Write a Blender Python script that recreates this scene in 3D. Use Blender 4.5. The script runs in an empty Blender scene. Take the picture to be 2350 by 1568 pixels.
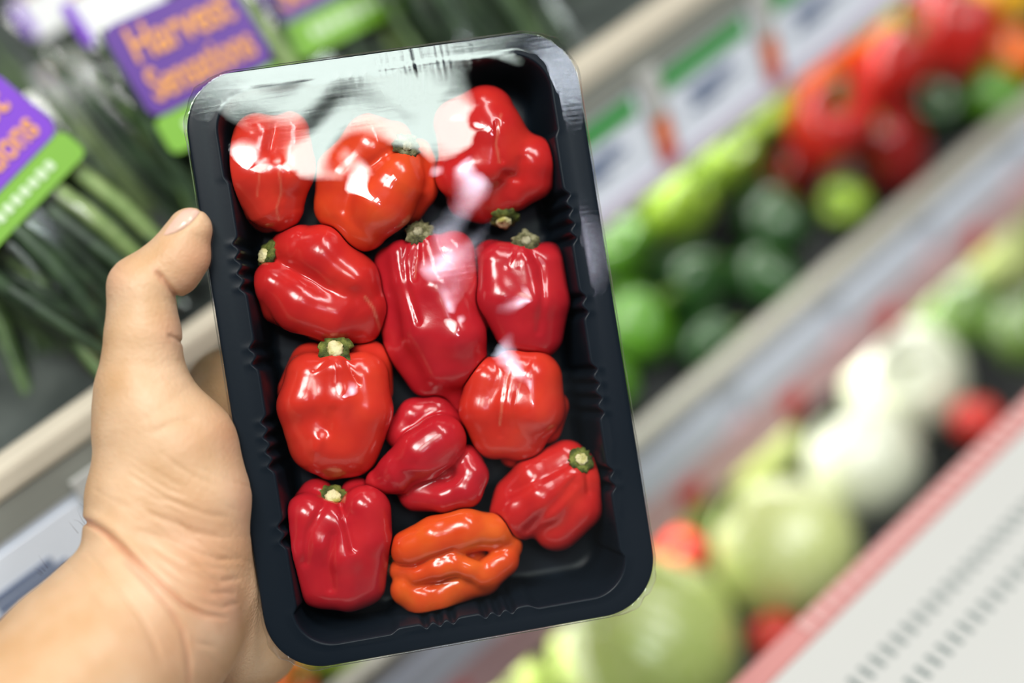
import bpy, bmesh, math, random
import numpy as np
from mathutils import Vector, Matrix

random.seed(7)
rng = np.random.RandomState(11)
SC = bpy.context.scene
COL = SC.collection

# ------------------------------------------------------------------ camera, world, lights, exposure
FPX = 3264.0                      # 50 mm lens on a 36 mm frame, 2350 px wide
CX, CY = 1175.0, 784.0
VP = (7500.0, -4142.0)            # where the horizontal lines of the display case meet


def nrm(v):
    v = np.asarray(v, float)
    return v / np.linalg.norm(v)


AU = nrm([(VP[0] - CX) / FPX, (CY - VP[1]) / FPX, -1.0])        # along the case (camera axes)
_lx, _ly = (1490 - CX) / FPX, (CY - 270) / FPX
# vertical of the store: it runs along (0.3, -1) at that point of the picture and is square to AU
_den = AU[2] - AU[0] * _lx - AU[1] * _ly
_cc = -(AU[0] * 0.3 - AU[1]) / _den
AV = nrm([0.3 - _lx * _cc, -1 - _ly * _cc, _cc])
AW = -AV                                                        # up
AN = np.cross(AU, AW)                                           # out of the case towards the shopper
M_C2W = np.array([AU, -AN, AW])                                 # camera axes -> world axes
CAM = np.array([0.0, 0.0, 1.50])


def c2w(p):
    return np.asarray(p, float) @ M_C2W.T + CAM


cam_data = bpy.data.cameras.new('camera')
cam = bpy.data.objects.new('camera', cam_data)
COL.objects.link(cam)
R = Matrix([[M_C2W[i][j] for j in range(3)] for i in range(3)])
cam.matrix_world = Matrix.Translation(Vector(CAM)) @ R.to_4x4()
cam_data.sensor_width = 36.0
cam_data.lens = 50.0
cam_data.clip_start = 0.02
cam_data.clip_end = 60
cam_data.dof.use_dof = True
cam_data.dof.focus_distance = 0.512
cam_data.dof.aperture_fstop = 1.62
SC.camera = cam

SC.view_settings.view_transform = 'Standard'
SC.view_settings.look = 'None'
SC.view_settings.exposure = 0.0
SC.view_settings.gamma = 1.0
SC.view_settings.use_curve_mapping = False

world = bpy.data.worlds.new('store_ambience')
SC.world = world
world.use_nodes = True
world.node_tree.nodes['Background'].inputs[0].default_value = (0.92, 0.97, 1.0, 1)
world.node_tree.nodes['Background'].inputs[1].default_value = 0.08

CEIL_Z = CAM[2] + 1.55


def area(name, x, y, sx, sy, power, color, rz=0.0, z=None, target=None):
    d = bpy.data.lights.new(name, 'AREA')
    d.shape = 'RECTANGLE'
    d.size, d.size_y = sx, sy
    d.energy = power
    d.color = color
    o = bpy.data.objects.new(name, d)
    COL.objects.link(o)
    o.location = (x, y, CEIL_Z - 0.03 if z is None else z)
    o.rotation_euler = (0, 0, rz)
    if target is not None:
        o.rotation_euler = (Vector(target) - Vector(o.location)).to_track_quat('-Z', 'Y').to_euler()
    return o


#LIGHTS
area('ceiling_panel_light', -0.155, -1.20, 0.60, 0.60, 17, (0.86, 1.0, 0.93))
area('ceiling_strip_light', -0.28, -2.20, 0.18, 0.55, 6.5, (0.82, 0.82, 1.0))
area('corner_glint_light', 0.10, -1.78, 0.10, 0.12, 1.0, (0.80, 0.88, 1.0))  # small added light, makes the bluish glint on the film at the tray corner
area('overhead_key_fill', -0.40, -0.28, 0.5, 0.9, 40, (1.0, 0.98, 0.95))
area('overhead_key_fill', 1.0, -0.15, 0.3, 1.2, 16, (1.0, 0.99, 0.97))  # added fill for the right side, not a known fixture
area('overhead_key_fill', 1.35, -1.0, 0.3, 1.2, 27, (1.0, 0.99, 1.0))  # added fill from the shopper's side, lifts the price rails and grille
#ENDLIGHTS

# ------------------------------------------------------------------ pixel / tray geometry helpers
TC = np.array([-0.03189929, -0.00179601, -0.51308682])
TR_ = np.array([[9.82562173e-01, -1.55588662e-01, 1.01802479e-01],
                [1.54731588e-01, 9.87821893e-01, 1.63108127e-02],
                [-1.03100496e-01, -2.74328221e-04, 9.94670907e-01]])
S = 0.215 / 1368.0                # metres per unit on the tray plane
TW, TH = 0.14238425 / S, 0.215 / S


def rays(px, py):
    px, py = np.asarray(px, float), np.asarray(py, float)
    return np.stack([(px - CX) / FPX, (CY - py) / FPX, -np.ones_like(px)], -1)


def W(p):
    """(px, py, h) authored on the tray -> world; h = height above the rim plane in tray units"""
    p = np.asarray(p, float)
    r = rays(p[..., 0], p[..., 1])
    n = TR_[:, 2]
    t = ((TC @ n) + p[..., 2] * S) / (r @ n)
    return c2w(r * t[..., None])


def W2L(w):
    """world -> tray local units (a, b, h)"""
    q = (np.asarray(w) - CAM) @ M_C2W - TC
    return q @ TR_ / S


def L(p):
    """tray local units -> world"""
    return c2w(TC + (np.asarray(p, float) * S) @ TR_.T)


def lin(r, g, b):
    def f(c):
        c = c / 255.0
        return c / 12.92 if c <= 0.04045 else ((c + 0.055) / 1.055) ** 2.4
    return (f(r), f(g), f(b), 1.0)


# ------------------------------------------------------------------ object helpers
def obj(name, verts, faces, mat=None, parent=None, smooth=True, world_space=True):
    me = bpy.data.meshes.new(name)
    me.from_pydata([tuple(v) for v in verts], [], [tuple(f) for f in faces])
    if smooth:
        me.polygons.foreach_set('use_smooth', [True] * len(me.polygons))
    me.update()
    o = bpy.data.objects.new(name, me)
    COL.objects.link(o)
    if mat:
        me.materials.append(mat)
    if parent is not None:
        setparent(o, parent, world_space)
    return o


def setparent(o, p, world_space=True):
    o.parent = p
    if world_space:
        o.matrix_parent_inverse = mw(p).inverted()


def mw(o):
    if o.parent is None:
        return o.matrix_basis.copy()
    return mw(o.parent) @ o.matrix_parent_inverse @ o.matrix_basis


def tag(o, label=None, cat=None, group=None, kind=None):
    if label:
        o['label'] = label
    if cat:
        o['category'] = cat
    if group:
        o['group'] = group
    if kind:
        o['kind'] = kind
    return o


def empty(name, loc, label=None, cat=None, group=None, kind=None):
    o = bpy.data.objects.new(name, None)
    o.empty_display_size = 0.02
    COL.objects.link(o)
    o.location = tuple(loc)
    return tag(o, label, cat, group, kind)


def recenter(o):
    """put the origin of a world-space mesh at its own centre"""
    me = o.data
    n = len(me.vertices)
    a = np.empty(n * 3)
    me.vertices.foreach_get('co', a)
    a = a.reshape(-1, 3)
    c = a.mean(0)
    me.vertices.foreach_set('co', (a - c).ravel())
    o.location = tuple(c)
    me.update()
    return o


def copy_tree(o, parent=None):
    c = o.copy()
    COL.objects.link(c)
    if parent is not None:
        c.parent = parent
    for ch in list(o.children):
        copy_tree(ch, c)
    return c


# ------------------------------------------------------------------ materials
def mat(name, base=(0.5, 0.5, 0.5, 1), rough=0.5, spec=0.5, **kw):
    m = bpy.data.materials.new(name)
    m.use_nodes = True
    b = m.node_tree.nodes['Principled BSDF']
    b.inputs['Base Color'].default_value = base
    b.inputs['Roughness'].default_value = rough
    b.inputs['Specular IOR Level'].default_value = spec
    for k, v in kw.items():
        b.inputs[k.replace('_', ' ')].default_value = v
    return m


def nodes(m):
    nt = m.node_tree
    return nt, nt.nodes['Principled BSDF']


def noise_color(m, c1, c2, scale, detail=4, lo=0.35, hi=0.65, bump=0.0, bscale=None, rough=None, c3=None):
    nt, b = nodes(m)
    tc = nt.nodes.new('ShaderNodeTexCoord')
    nz = nt.nodes.new('ShaderNodeTexNoise')
    nz.inputs['Scale'].default_value = scale
    nz.inputs['Detail'].default_value = detail
    nt.links.new(tc.outputs['Object'], nz.inputs['Vector'])
    rp = nt.nodes.new('ShaderNodeValToRGB')
    rp.color_ramp.elements[0].position = lo
    rp.color_ramp.elements[1].position = hi
    rp.color_ramp.elements[0].color = c1
    rp.color_ramp.elements[1].color = c2
    if c3:
        e = rp.color_ramp.elements.new((lo + hi) / 2)
        e.color = c3
    nt.links.new(nz.outputs['Fac'], rp.inputs['Fac'])
    nt.links.new(rp.outputs['Color'], b.inputs['Base Color'])
    if bump:
        n2 = nt.nodes.new('ShaderNodeTexNoise')
        n2.inputs['Scale'].default_value = bscale or scale * 4
        n2.inputs['Detail'].default_value = 5
        nt.links.new(tc.outputs['Object'], n2.inputs['Vector'])
        bp = nt.nodes.new('ShaderNodeBump')
        bp.inputs['Strength'].default_value = bump
        bp.inputs['Distance'].default_value = 0.001
        nt.links.new(n2.outputs['Fac'], bp.inputs['Height'])
        nt.links.new(bp.outputs['Normal'], b.inputs['Normal'])
    return m


# ------------------------------------------------------------------ implicit surfaces
def chain(P, pts):
    """union of tapering capsules through pts = [(x,y,h,r), ...]"""
    d = None
    pts = [np.array(p, float) for p in pts]
    if len(pts) == 1:
        return np.sqrt(((P - pts[0][:3]) ** 2).sum(-1)) - pts[0][3]
    for a, b in zip(pts[:-1], pts[1:]):
        ab = b[:3] - a[:3]
        t = np.clip(((P - a[:3]) @ ab) / (ab @ ab), 0, 1)
        q = P - a[:3] - t[..., None] * ab
        e = np.sqrt((q * q).sum(-1)) - (a[3] + (b[3] - a[3]) * t)
        d = e if d is None else smin(d, e, 8.0)
    return d


def smin(a, b, k):
    h = np.maximum(k - np.abs(a - b), 0) / k
    return np.minimum(a, b) - h * h * k * 0.25


def smax(a, b, k):
    return -smin(-a, -b, k)


def poly_dist(P, pts):
    d = None
    pts = [np.array(p[:2], float) for p in pts]
    X = P[..., :2]
    for a, b in zip(pts[:-1], pts[1:]):
        ab = b - a
        t = np.clip(((X - a) @ ab) / (ab @ ab + 1e-9), 0, 1)
        q = X - a - t[..., None] * ab
        e = np.sqrt((q * q).sum(-1))
        d = e if d is None else np.minimum(d, e)
    return d


def smoothstep(a, b, x):
    t = np.clip((x - a) / (b - a), 0, 1)
    return t * t * (3 - 2 * t)


def surface_nets(f, lo, hi, step):
    n = np.ceil((np.array(hi) - np.array(lo)) / step).astype(int) + 1
    ax = [lo[i] + step * np.arange(n[i]) for i in range(3)]
    V = np.empty(n)
    for i0 in range(0, n[0], 24):
        G = np.stack(np.meshgrid(ax[0][i0:i0 + 24], ax[1], ax[2], indexing='ij'), -1)
        V[i0:i0 + 24] = f(G)
    ins = V < 0
    c = np.zeros(n - 1, int)
    for dx in (0, 1):
        for dy in (0, 1):
            for dz in (0, 1):
                c += ins[dx:n[0] - 1 + dx, dy:n[1] - 1 + dy, dz:n[2] - 1 + dz]
    act = (c > 0) & (c < 8)
    idx = -np.ones(n - 1, int)
    cells = np.argwhere(act)
    idx[act] = np.arange(len(cells))
    acc = np.zeros((len(cells), 3))
    cnt = np.zeros(len(cells))
    corners = [(x, y, z) for x in (0, 1) for y in (0, 1) for z in (0, 1)]
    for i, a in enumerate(corners):
        for b in corners[i + 1:]:
            if sum(abs(a[k] - b[k]) for k in range(3)) != 1:
                continue
            va = V[cells[:, 0] + a[0], cells[:, 1] + a[1], cells[:, 2] + a[2]]
            vb = V[cells[:, 0] + b[0], cells[:, 1] + b[1], cells[:, 2] + b[2]]
            m = (va < 0) != (vb < 0)
            t = np.where(m, va / (va - vb + 1e-12), 0)[:, None]
            p = np.array(a) + t * (np.array(b) - np.array(a))
            acc += np.where(m[:, None], p, 0)
            cnt += m
    verts = (cells + acc / cnt[:, None]) * step + np.array(lo)
    faces = []
    for k in range(3):
        sl0 = [slice(1, n[j] - 1) for j in range(3)]
        sl1 = list(sl0)
        sl0[k] = slice(0, n[k] - 1)
        sl1[k] = slice(1, n[k])
        a, b = ins[tuple(sl0)], ins[tuple(sl1)]
        e = np.argwhere(a != b)
        off = np.array([1, 1, 1])
        off[k] = 0
        e = e + off
        i, j = [(1, 2), (2, 0), (0, 1)][k]
        di = np.zeros(3, int)
        di[i] = 1
        dj = np.zeros(3, int)
        dj[j] = 1
        q = [e - di - dj, e - dj, e, e - di]
        q = np.stack([idx[x[:, 0], x[:, 1], x[:, 2]] for x in q], 1)
        flip = ~ins[e[:, 0], e[:, 1], e[:, 2]]
        q = np.where(flip[:, None], q, q[:, ::-1])
        faces.append(q)
    faces = np.concatenate(faces)
    for _ in range(3):
        verts = project(f, verts, step)
    return verts, faces


def grad(f, P, e=1.0):
    g = np.stack([f(P + d) - f(P - d) for d in np.eye(3) * e], -1) / (2 * e)
    return g


def project(f, P, step):
    g = grad(f, P)
    v = f(P)
    mv = -(v / np.maximum((g * g).sum(-1), 0.2))[:, None] * g
    ln = np.linalg.norm(mv, axis=1, keepdims=True)
    return P + mv * np.minimum(1, step * 0.6 / (ln + 1e-9)) * 0.8


def fast_obj(name, verts, faces, material, parent=None):
    me = bpy.data.meshes.new(name)
    me.vertices.add(len(verts))
    me.vertices.foreach_set('co', np.asarray(verts, np.float32).ravel())
    nf = len(faces)
    me.loops.add(nf * 4)
    me.polygons.add(nf)
    me.loops.foreach_set('vertex_index', np.asarray(faces, np.int32).ravel())
    me.polygons.foreach_set('loop_start', np.arange(0, nf * 4, 4, dtype=np.int32))
    me.polygons.foreach_set('use_smooth', np.ones(nf, bool))
    me.update(calc_edges=True)
    me.validate()
    me.materials.append(material)
    o = bpy.data.objects.new(name, me)
    COL.objects.link(o)
    if parent is not None:
        setparent(o, parent)
    return o


# tray as a solid, in tray-local units: used to keep the hand and the peppers out of the plastic
INSET, DEPTH = 70.0, 192.0


def tray_outer(Lp):
    a, b, h = np.abs(Lp[..., 0]), np.abs(Lp[..., 1]), Lp[..., 2]
    # smooth between flange and wall
    ins = smoothstep(-20, -34, h) * (60 + np.clip(-h, 0, 220) * 0.17)
    qa, qb = a - (TW / 2 - ins) + 70, b - (TH / 2 - np.maximum(ins - 20, 0)) + 70
    d = np.sqrt(np.maximum(qa, 0) ** 2 + np.maximum(qb, 0) ** 2) + np.minimum(np.maximum(qa, qb), 0) - 70
    return np.maximum(d, np.maximum(h - 3, -h - 206))


def tray_inner(Lp):
    a, b, h = np.abs(Lp[..., 0]), np.abs(Lp[..., 1]), Lp[..., 2]
    ins = INSET + 8 + np.clip(-h, 0, 220) * 0.17
    qa, qb = a - (TW / 2 - ins) + 60, b - (TH / 2 - ins + 18) + 60
    d = np.sqrt(np.maximum(qa, 0) ** 2 + np.maximum(qb, 0) ** 2) + np.minimum(np.maximum(qa, qb), 0) - 60
    return np.maximum(d, -h - (DEPTH - 3))


# ------------------------------------------------------------------ SETTING: the refrigerated display case
m_white = mat('white_enamel', lin(192, 192, 188), 0.4)
m_cream = mat('cream_bumper', lin(214, 204, 184), 0.4)
m_grey = mat('grey_channel', lin(138, 140, 132), 0.5)
m_bump = mat('grey_bumper', lin(168, 166, 154), 0.45)
m_deck = noise_color(mat('shelf_metal', rough=0.35), lin(56, 62, 60), lin(88, 94, 90), 30)
m_dark = mat('dark_liner', lin(26, 30, 30), 0.6)
m_rail = mat('clear_rail_face', lin(222, 228, 238), 0.25)
m_lav = mat('lavender_rail_edge', lin(196, 186, 200), 0.4)
m_pink = mat('pink_strip', lin(196, 134, 130), 0.45)
m_band = mat('pale_pink_band', lin(226, 186, 186), 0.45)
m_rib = mat('pink_rib', lin(206, 160, 156), 0.45)
m_red = mat('red_print', lin(200, 62, 52), 0.5)
m_slot = mat('slot_dark', lin(120, 128, 126), 0.6)
m_tagw = mat('tag_paper', lin(232, 238, 248), 0.45)
m_tagg = mat('tag_green_print', lin(40, 150, 48), 0.45)
m_ink = mat('tag_ink', lin(92, 108, 140), 0.6)
m_orange = mat('divider_orange', lin(238, 120, 62), 0.45)
m_floor = noise_color(mat('store_floor', rough=0.3), lin(150, 148, 142), lin(170, 168, 160), 3)
m_wall = mat('case_liner', lin(30, 34, 32), 0.5)
m_ceil = mat('ceiling_paint', lin(70, 74, 78), 0.8)

P1 = c2w(rays(1000, 447) * (1.0 / (1.70 * 6500 / 7286.0)))        # a point of the lower edge of the bumper


def K(a, o, h):
    """case coordinates: a along the shelf, o out towards the shopper, h up"""
    return np.array([P1[0] + a, P1[1] - o, P1[2] + h])


def hit(px, py, p0, n):
    """where the sight line of a photograph point meets a plane of the case (world)"""
    d = rays(px, py) @ M_C2W.T
    t = ((p0 - CAM) @ n) / (d @ n)
    return CAM + d * t


def proj(w):
    q = (np.asarray(w) - CAM) @ M_C2W
    return CX + FPX * q[0] / -q[2], CY - FPX * q[1] / -q[2]


def in_view(w, m=120):
    x, y = proj(w)
    return -m < x < 2350 + m and -m < y < 1568 + m


def box(name, a0, a1, o0, o1, h0, h1, m, parent=None, bev=0.0):
    v = [K(a, o, h) for a in (a0, a1) for o in (o0, o1) for h in (h0, h1)]
    f = [(0, 1, 3, 2), (4, 6, 7, 5), (0, 4, 5, 1), (2, 3, 7, 6), (0, 2, 6, 4), (1, 5, 7, 3)]
    ob = obj(name, v, f, m, parent, smooth=False)
    if bev:
        bm = bmesh.new()
        bm.from_mesh(ob.data)
        bmesh.ops.recalc_face_normals(bm, faces=bm.faces)
        bmesh.ops.bevel(bm, geom=bm.edges[:], offset=bev, segments=2, affect='EDGES', profile=0.6)
        bm.to_mesh(ob.data)
        bm.free()
    return ob


def prism(name, prof, a0, a1, m, parent=None):
    """profile [(o,h),...] extruded along the case"""
    n = len(prof)
    v = [K(a0, o, h) for o, h in prof] + [K(a1, o, h) for o, h in prof]
    f = [(i, (i + 1) % n, n + (i + 1) % n, n + i) for i in range(n)]
    f += [tuple(range(n))[::-1], tuple(range(n, 2 * n))]
    return obj(name, v, f, m, parent, smooth=False)


A0, A1 = -0.75, 2.6
case = empty('display_case', K(0.4, -0.2, -0.9), 'white refrigerated produce display case with stepped shelves and price rails', 'display case')
# upper shelf
prism('shelf_deck', [(-0.004, -0.004), (-0.40, 0.075), (-0.40, 0.060), (-0.004, -0.016)], A0, A1, m_deck, case)
bumper = box('shelf_bumper', A0, A1, -0.012, 0.002, 0.0, 0.013, m_cream, case, bev=0.003)
box('rail_channel', A0, A1, -0.012, 0.0004, -0.016, -0.0004, m_grey, case)
R1T, R1B = -0.016, -0.067
box('price_rail', A0, A1, -0.014, -0.001, R1B, R1T, m_rail, case)
box('rail_edge', A0, A1, -0.014, 0.003, R1B - 0.005, R1B + 0.004, m_lav, case)
# second shelf
q2, t2 = 0.02, 0.125
Q3, T3 = 0.159, 0.06
R2T = -0.072 - t2
box('shelf_bumper', A0, A1, q2 - 0.012, q2, R2T, R2T + 0.012, m_bump, case, bev=0.003)
R2B = R2T - 0.058
box('price_rail', A0, A1, q2 - 0.014, q2 - 0.001, R2B, R2T, m_rail, case)
box('rail_band', A0, A1, q2 - 0.013, q2 + 0.001, R2B, R2B + 0.030, m_band, case)
BED2 = (q2 - 0.015, R2T - 0.02, -0.30, R2T + 0.10)
prism('shelf_deck', [(BED2[0], BED2[1]), (BED2[2], BED2[3]), (BED2[2], BED2[3] - 0.012), (BED2[0], BED2[1] - 0.012)], A0, A1, m_dark, case)
# bottom well and front lip
q3, t3 = q2 + Q3, R2B + T3
box('well_floor', A0, A1, -0.30, q3, R2B - 0.17, R2B - 0.16, m_dark, case)
fence = prism('front_fence', [(q3 - 0.012, R2B - 0.16), (q3 - 0.012, t3), (q3, t3 + 0.002), (q3, R2B - 0.16)], A0, A1, m_dark, case)
strip = prism('lip_strip', [(q3 - 0.001, t3 + 0.002), (q3 - 0.006, t3 + 0.010), (q3 + 0.006, t3 + 0.010), (q3 + 0.009, t3 + 0.002)], A0, A1, m_pink, case)
grille = prism('air_grille', [(q3 + 0.009, t3 + 0.012), (q3 + 0.009, t3 - 0.02), (q3 + 0.24, t3 - 0.04), (q3 + 0.24, t3 - 0.008)], A0, A1, m_white, case)
prism('front_panel', [(q3 + 0.20, t3 - 0.03), (q3 + 0.24, t3 - 0.03), (q3 + 0.24, -P1[2] + 0.02), (q3 + 0.20, -P1[2] + 0.02)], A0, A1, m_white, case)
box('back_panel', A0, A1, -0.46, -0.42, -P1[2] + 0.02, 0.55, m_wall, case)
box('base_plinth', A0, A1, -0.40, q3 + 0.2, -P1[2] + 0.001, -P1[2] + 0.05, m_dark, case)

fl = obj('floor', [(-4, -4, 0), (6, -4, 0), (6, 3, 0), (-4, 3, 0)], [(0, 1, 2, 3)], m_floor, smooth=False)
tag(fl, kind='structure')
cl = obj('ceiling', [(-4, -4, CEIL_Z), (-4, 3, CEIL_Z), (6, 3, CEIL_Z), (6, -4, CEIL_Z)], [(0, 1, 2, 3)], m_ceil, smooth=False)
tag(cl, kind='structure')

# unseen fill lights added under the shelf fronts to brighten peppers and cabbages
for nm, o0, h0, pw in (('under_shelf_fill', -0.07, R1B - 0.004, 4.0), ('under_shelf_fill', q2 - 0.05, R2B - 0.004, 5.0)):
    area(nm, 0.9 + P1[0], P1[1] - o0, 3.0, 0.02, pw, (1.0, 0.99, 0.94), z=P1[2] + h0)

# slots of the air grille: parts that share one mesh
sl_mesh = None
p0g, gdir = np.array([q3 + 0.009, t3 + 0.012]), nrm(np.array([0.206, -0.020]))
cnt = 0
for row, (g0, g1) in enumerate(((0.024, 0.032), (0.042, 0.050), (0.060, 0.068))):
    for k in range(98):
        a = -0.12 + k * 0.0072
        oa, ob_ = p0g + gdir * g0, p0g + gdir * g1
        if sl_mesh is None:
            dv = [(x, y, z) for x in (-0.0014, 0.0014) for (y, z) in ((0, 0), (-(ob_ - oa)[0], (ob_ - oa)[1])) for z in (z - 0.002, z + 0.0006)]
            s0 = obj('slot', dv, [(0, 1, 3, 2), (4, 6, 7, 5), (0, 4, 5, 1), (2, 3, 7, 6), (0, 2, 6, 4), (1, 5, 7, 3)], m_slot, smooth=False)
            sl_mesh = s0.data
            s = s0
        else:
            s = bpy.data.objects.new('slot', sl_mesh)
            COL.objects.link(s)
        s.location = tuple(K(a, oa[0], oa[1]))
        setparent(s, case)
# ribs of the pink lip strip
rb_mesh = None
for k in range(90):
    a = 0.0 + k * 0.0085
    if rb_mesh is None:
        s = box('rib', -0.0025, 0.0025, -0.005, 0.005, 0.0095, 0.0112, m_rib)
        me = s.data
        co = np.array([v.co for v in me.vertices]) - P1
        me.vertices.foreach_set('co', co.ravel())
        rb_mesh = me
    else:
        s = bpy.data.objects.new('rib', rb_mesh)
        COL.objects.link(s)
    s.location = tuple(K(a, q3, t3))
    setparent(s, case)


def plane_box(name, o_, u_, v_, n_, x0, x1, y0, y1, z0, z1, m, parent=None):
    """box in a local frame (o,u,v,n)"""
    vs = [o_ + u_ * x + v_ * y + n_ * z for x in (x0, x1) for y in (y0, y1) for z in (z0, z1)]
    return obj(name, vs, [(0, 1, 3, 2), (4, 6, 7, 5), (0, 4, 5, 1), (2, 3, 7, 6), (0, 2, 6, 4), (1, 5, 7, 3)], m, parent, smooth=False)


UX, UY, UZ = np.array([1., 0, 0]), np.array([0, -1., 0]), np.array([0, 0, 1.])
# price tags on the upper rail
pl = K(0, 0.001, 0)
ad1 = hit(1510, 270, pl, UY)[0] - P1[0]
ad2 = hit(1757, 85, pl, UY)[0] - P1[0]
PER = ad2 - ad1
TAGL = {0: 'white price tag with green header between the two orange dividers', 1: 'white price tag with green header past the second orange divider',
        -1: 'white price tag with green header touching the black tray edge',
        -5: 'plain white price tag beside the hairy edge of the wrist', -4: 'plain white price tag on the top rail behind the palm',
        -3: 'plain white price tag on the top rail behind the middle of the tray', -2: 'plain white price tag on the top rail, beside the green-headed one'}
DIVL = {0: 'orange and red divider clip with a white cap, nearest the tray', 1: 'thin orange divider clip between the two white tags at the top of the frame',
        -4: 'orange divider clip on the top rail beside the wrist', -3: 'orange divider clip seen past the thumb or hidden by the tray edge',
        -2: 'orange divider clip behind the middle of the tray', -1: 'orange divider clip behind the tray, close to its corner'}
for k in range(-9, 7):
    ac = ad1 + (k + 0.5) * PER
    w = PER * 0.80
    o_ = K(ac, 0.0, 0)
    if k in TAGL:
        t = empty('price_tag', K(ac, 0.001, R1B), TAGL[k], 'price tag', 'price tags on the top rail')
        plane_box('card', o_, UX, UZ, UY, -w / 2, w / 2, R1B + 0.004, R1T - 0.004, 0.0, 0.0012, m_tagw, t)
        if k >= -1:
            plane_box('header_band', o_, UX, UZ, UY, -w / 2, w / 2 - 0.004, R1T - 0.012, R1T - 0.002, 0.0012, 0.002, m_tagg, t)
        for (y, x0, x1) in ((-0.036, -0.6, 0.35), (-0.041, -0.5, 0.5), (-0.046, -0.6, 0.1)):
            plane_box('print_line', o_, UX, UZ, UY, x0 * w / 2, x1 * w / 2, y - 0.0016, y + 0.0016, 0.0012, 0.0018, m_ink, t)
    ac = ad1 + k * PER
    o_ = K(ac, 0.0, 0)
    if k in DIVL:
        d = empty('rail_divider', K(ac, 0.001, R1B), DIVL[k], 'divider', 'divider clips on the top rail')
        plane_box('white_cap', o_, UX, UZ, UY, -0.007, 0.006, R1T - 0.020, R1T + 0.006, 0.0015, 0.004, m_white, d)
        plane_box('orange_face', o_, UX, UZ, UY, -0.005, 0.005, -0.054, R1T - 0.019, 0.0015, 0.003, m_orange, d)
        plane_box('red_foot', o_, UX, UZ, UY, -0.006, 0.005, R1B + 0.004, -0.054, 0.0015, 0.003, m_red, d)
# tags on the second rail
RTL = {-1: 'pale rail tag with red band, peeking out under the bottom edge of the tray', 0: 'pale rail tag with red band hidden behind the tray corner', 1: 'pale blue rail tag with red band at the tray edge, above the cabbages',
       2: 'pale blue rail tag with red band above the white cabbage', 3: 'pale rail tag with red band below the deep red peppers', 4: 'pale rail tag with red band above the yellow-green cabbage', 5: 'pale rail tag with red band cut by the frame edge'}
for k in RTL:
    ac = -0.02 + k * 0.088
    o_ = K(ac, q2, 0)
    t = empty('price_tag', K(ac, q2, R2B), RTL[k], 'price tag', 'price tags on the second rail')
    plane_box('card', o_, UX, UZ, UY, -0.035, 0.035, R2B + 0.031, R2T - 0.004, 0.0, 0.0012, m_tagw, t)
    plane_box('red_spot', o_, UX, UZ, UY, -0.010, 0.006, R2B + 0.006, R2B + 0.020, 0.001, 0.003, m_red, t)

# ------------------------------------------------------------------ HERB PACKS on the upper shelf
m_purple = mat('purple_print', lin(84, 30, 140), 0.4)
m_purple2 = mat('violet_print', lin(118, 44, 196), 0.4)
m_gold = mat('gold_print', lin(232, 158, 66), 0.45)
m_lime = mat('lime_print', lin(116, 172, 40), 0.45)
m_palepr = mat('pale_print', lin(206, 226, 190), 0.5)
m_paper = mat('white_card', lin(226, 228, 226), 0.55)
m_pinkcard = mat('pink_card', lin(222, 170, 170), 0.5)
LEAFM = [noise_color(mat('leaf_green_%s' % k, rough=0.45), c1, c2, 60) for k, c1, c2 in (
    ('dark', lin(34, 50, 36), lin(62, 84, 56)), ('mid', lin(62, 88, 48), lin(104, 132, 78)), ('pale', lin(112, 140, 78), lin(150, 172, 112)))]
m_bag = mat('bag_plastic', (1, 1, 1, 1), 0.12, 0.5)
nt, b = nodes(m_bag)
nt.links.remove(b.outputs[0].links[0])
_o = [n for n in nt.nodes if n.type == 'OUTPUT_MATERIAL'][0]
_t = nt.nodes.new('ShaderNodeBsdfTransparent')
_g = nt.nodes.new('ShaderNodeBsdfGlossy')
_g.inputs['Roughness'].default_value = 0.15
_m = nt.nodes.new('ShaderNodeMixShader')
_m.inputs[0].default_value = 0.09
nt.links.new(_t.outputs[0], _m.inputs[1])
nt.links.new(_g.outputs[0], _m.inputs[2])
nt.links.new(_m.outputs[0], _o.inputs['Surface'])

PH = math.radians(30)
PV = UZ * math.cos(PH) - UY * math.sin(PH)
PN = UY * math.cos(PH) + UZ * math.sin(PH)
PO = K(0, -0.022, 0.006)


def leaf_mesh(name, length, w, bend, seed, m):
    q = np.random.RandomState(seed)
    n = 9
    v, f = [], []
    for i in range(n):
        t = i / (n - 1)
        ww = w * (0.35 + 1.1 * math.sin(math.pi * min(1, 0.12 + t * 0.86)) ** 0.8)
        x = bend * math.sin(t * 2.2 + seed) * 0.6
        z = 0.006 * math.sin(t * 3 + seed * 1.7)
        for s, zz in ((-1, 0), (0, 0.0025), (1, 0)):
            v.append((x + s * ww, t * length, z + zz))
        v.append((x, t * length, z - 0.0015))
    for i in range(n - 1):
        k = i * 4
        f += [(k, k + 1, k + 5, k + 4), (k + 1, k + 2, k + 6, k + 5), (k + 2, k + 3, k + 7, k + 6), (k + 3, k, k + 4, k + 7)]
    me = bpy.data.meshes.new(name)
    me.from_pydata(v, [], f)
    me.polygons.foreach_set('use_smooth', [True] * len(f))
    me.materials.append(m)
    return me


LEAVES = [leaf_mesh('leaf', 0.19, 0.0024, 0.016, k, LEAFM[(0, 0, 1, 0, 0, 1, 0, 2)[k]]) for k in range(8)]


def frame_matrix(o_, x, y, z):
    return Matrix(((x[0], y[0], z[0], o_[0]), (x[1], y[1], z[1], o_[1]), (x[2], y[2], z[2], o_[2]), (0, 0, 0, 1)))


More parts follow.
